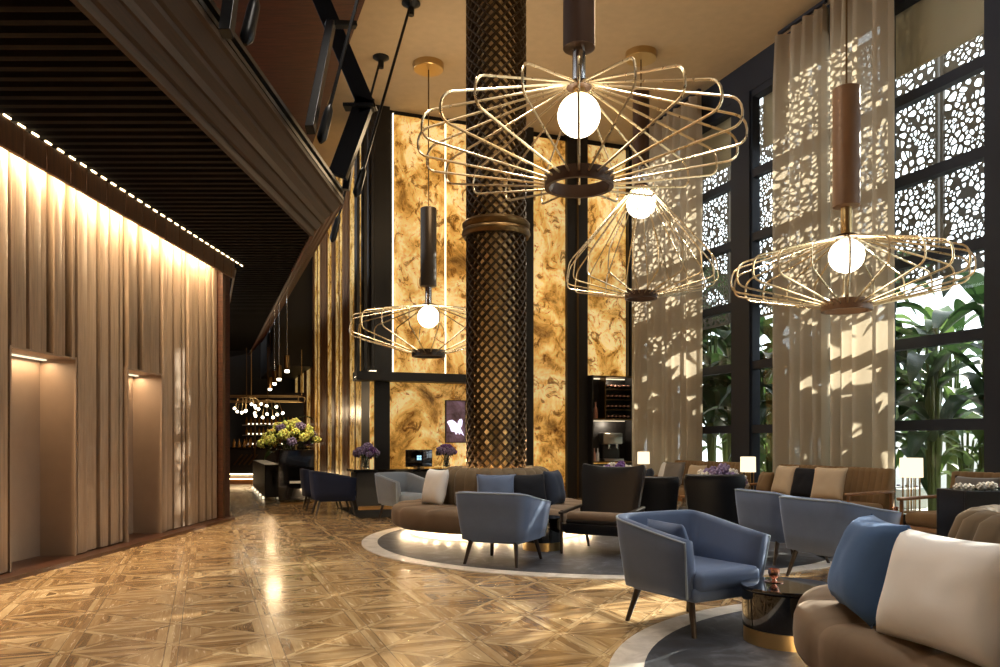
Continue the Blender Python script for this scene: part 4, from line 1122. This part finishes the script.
def chandelier(label, p, n, seed):
    o = thing('globe_chandelier', label, 'chandelier', p, 0, 'cluster chandeliers by the bar'); rnd = random.Random(seed); arm = MB()
    MB().tube([(0, 0, .1), (0, 0, 1.6)], .01, 6).build('cord', 'brass_dark', o, True)
    for k in range(n):
        a = k*2.4; q = .15+.3*math.sqrt(k/n); c = (math.cos(a)*q, math.sin(a)*q*.7, -.05-rnd.uniform(0, .35))
        arm.tube([(0, 0, .12), (c[0]*.7, c[1]*.7, .08), c], .008, 5)
        MB().ball(c, .042, 2).build('globe', 'globe', o, 'all')
    arm.build('branch', 'brass', o, True)
chandelier('cluster of small lit globes over the bar counter end', (-7.6, 23.6, 2.5), 9, 1)
chandelier('cluster of small lit globes hung nearer the palm', (-6.55, 22.2, 2.35), 10, 2)
def tubep(label, px, py, Y):
    p = at(px, py, Y); o = thing('tube_pendant', label, 'pendant lamp', p, 0, 'glass tube pendants in the passage')
    MB().lathe([(.05, -.14), (.055, -.13), (.055, .14), (.05, .15)], 16).build('shade', 'brass_dark', o, True)
    MB().lathe([(.03, -.19), (.045, -.18), (.045, -.12), (.03, -.12)], 16).build('bulb', 'globe', o, True)
    MB().tube([(0, 0, .14), (0, 0, 4.28-p.z+2.5)], .008, 6).build('cord', 'chrome', o, True)
tubep('glass tube pendant hanging nearest in the row down the passage', 287, 363, 15.6)
tubep('second glass tube pendant in the row down the passage', 279, 372, 17.2)
tubep('third glass tube pendant in the row down the passage', 274.5, 377, 18.6)
tubep('furthest glass tube pendant in the row down the passage', 270, 383, 20)

# ------------------------------------------------------------------ light
w = bpy.data.worlds.new('sky'); SC.world = w; w.use_nodes = True
nt = w.node_tree; bg = nt.nodes['Background']
bg.inputs[0].default_value = (.86, .93, 1.0, 1); bg.inputs[1].default_value = 4.2
def lamp(name, typ, loc, energy, col, rot=None, **k):
    l = bpy.data.lights.new(name, typ); l.energy = energy; l.color = col
    for a, v in k.items(): setattr(l, a, v)
    o = bpy.data.objects.new(name, l); COL.objects.link(o); o.location = loc
    if rot is not None: o.rotation_euler = rot
    return o
el = math.radians(25); sd = Vector((.76*math.cos(el), .65*math.cos(el), math.sin(el)))
s = lamp('sun', 'SUN', (20, 20, 20), 18, (1, .92, .78), sd.to_track_quat('Z', 'Y').to_euler(), angle=math.radians(.55))
WARM = (1, .72, .42)
# cove light along the slatted wall
l = lamp('cove_lamp', 'AREA', LW(4, .075, 4.16), 560, WARM, (0, math.radians(-8), RZL), shape='RECTANGLE', size=.06, size_y=17)
for i, (a, b) in enumerate(niches): lamp('niche_lamp', 'AREA', LW((a+b)/2, -.3, 2.16), 9, WARM, (0, 0, RZL), shape='RECTANGLE', size=.08, size_y=b-a-.12)
# glow under the round sofas
for c, r in ((S1, 1.25), (S2, 1.25)):
    for k in range(40):
        a = 2*PI*k/40; lamp('plinth_lamp', 'POINT', (c[0]+math.cos(a)*(r+.06), c[1]+math.sin(a)*(r+.06), .085), 3.0, WARM, shadow_soft_size=.03)
for k in range(10):
    a = 2*PI*k/10; lamp('column_uplight', 'POINT', (PC.x+math.cos(a)*.5, PC.y+math.sin(a)*.5, .78), 16, WARM, shadow_soft_size=.03)
# unseen spots added as general fill, whiter on the window side
for x, y_ in ((-1.2, 5.5), (1.4, 6.5), (-1.8, 9), (.8, 9.5), (-3.2, 12.5), (1, 13), (3, 10), (-1.6, 2.5), (2, 3.4)):
    d = lamp('fill_spot', 'SPOT', (x, y_, HC-.36), 300, (1, .95, .87) if x > .5 else (1, .87, .70), (0, 0, 0), spot_size=math.radians(95), spot_blend=.8, shadow_soft_size=.12)
# wash on the plaster ceiling
for x, y_ in ((1.2, 8.5), (-.8, 13.5)):
    lamp('ceiling_wash', 'POINT', (x, y_, 5.9), 75, WARM, shadow_soft_size=.4)
lamp('bouquet_fill', 'SPOT', (-3.9, 15.6, 4.0), 260, (1, .85, .6), (Vector((-3.9, 15.6, 4.0))-Vector((-4.6, 17.3, 1.4))).to_track_quat('Z', 'Y').to_euler(), spot_size=math.radians(50), spot_blend=.6, shadow_soft_size=.05)  # unseen spot added to brighten the bouquet
for z_, e_ in ((2.68, 9), (1.7, 12)): lamp('cabinet_fill', 'POINT', UVl(.0, -.1, z_), e_, (1, .85, .65), shadow_soft_size=.04)  # unseen points added to lift the bottles and coffee machine
lamp('passage_lamp', 'POINT', (-5.6, 19.5, 2.4), 30, WARM, shadow_soft_size=.2)
lamp('bar_lamp', 'POINT', (-7.0, 24.2, 2.2), 30, WARM, shadow_soft_size=.2)

# ------------------------------------------------------------------ camera
cd = bpy.data.cameras.new('camera'); cam = bpy.data.objects.new('camera', cd); COL.objects.link(cam)
cam.location = (0, 0, EYE); cam.rotation_euler = (PI/2, 0, 0)
cd.sensor_width = 36; cd.lens = F/1000*36; cd.shift_y = (HY-333.5)/1000; cd.clip_start = .05; cd.clip_end = 200
SC.camera = cam
vs = SC.view_settings; vs.view_transform = 'Standard'; vs.look = 'None'; vs.gamma = 1; vs.use_curve_mapping = False; vs.exposure = .1
SC.cycles.use_denoising = True
SC.cycles.max_bounces = 8; SC.cycles.transparent_max_bounces = 16
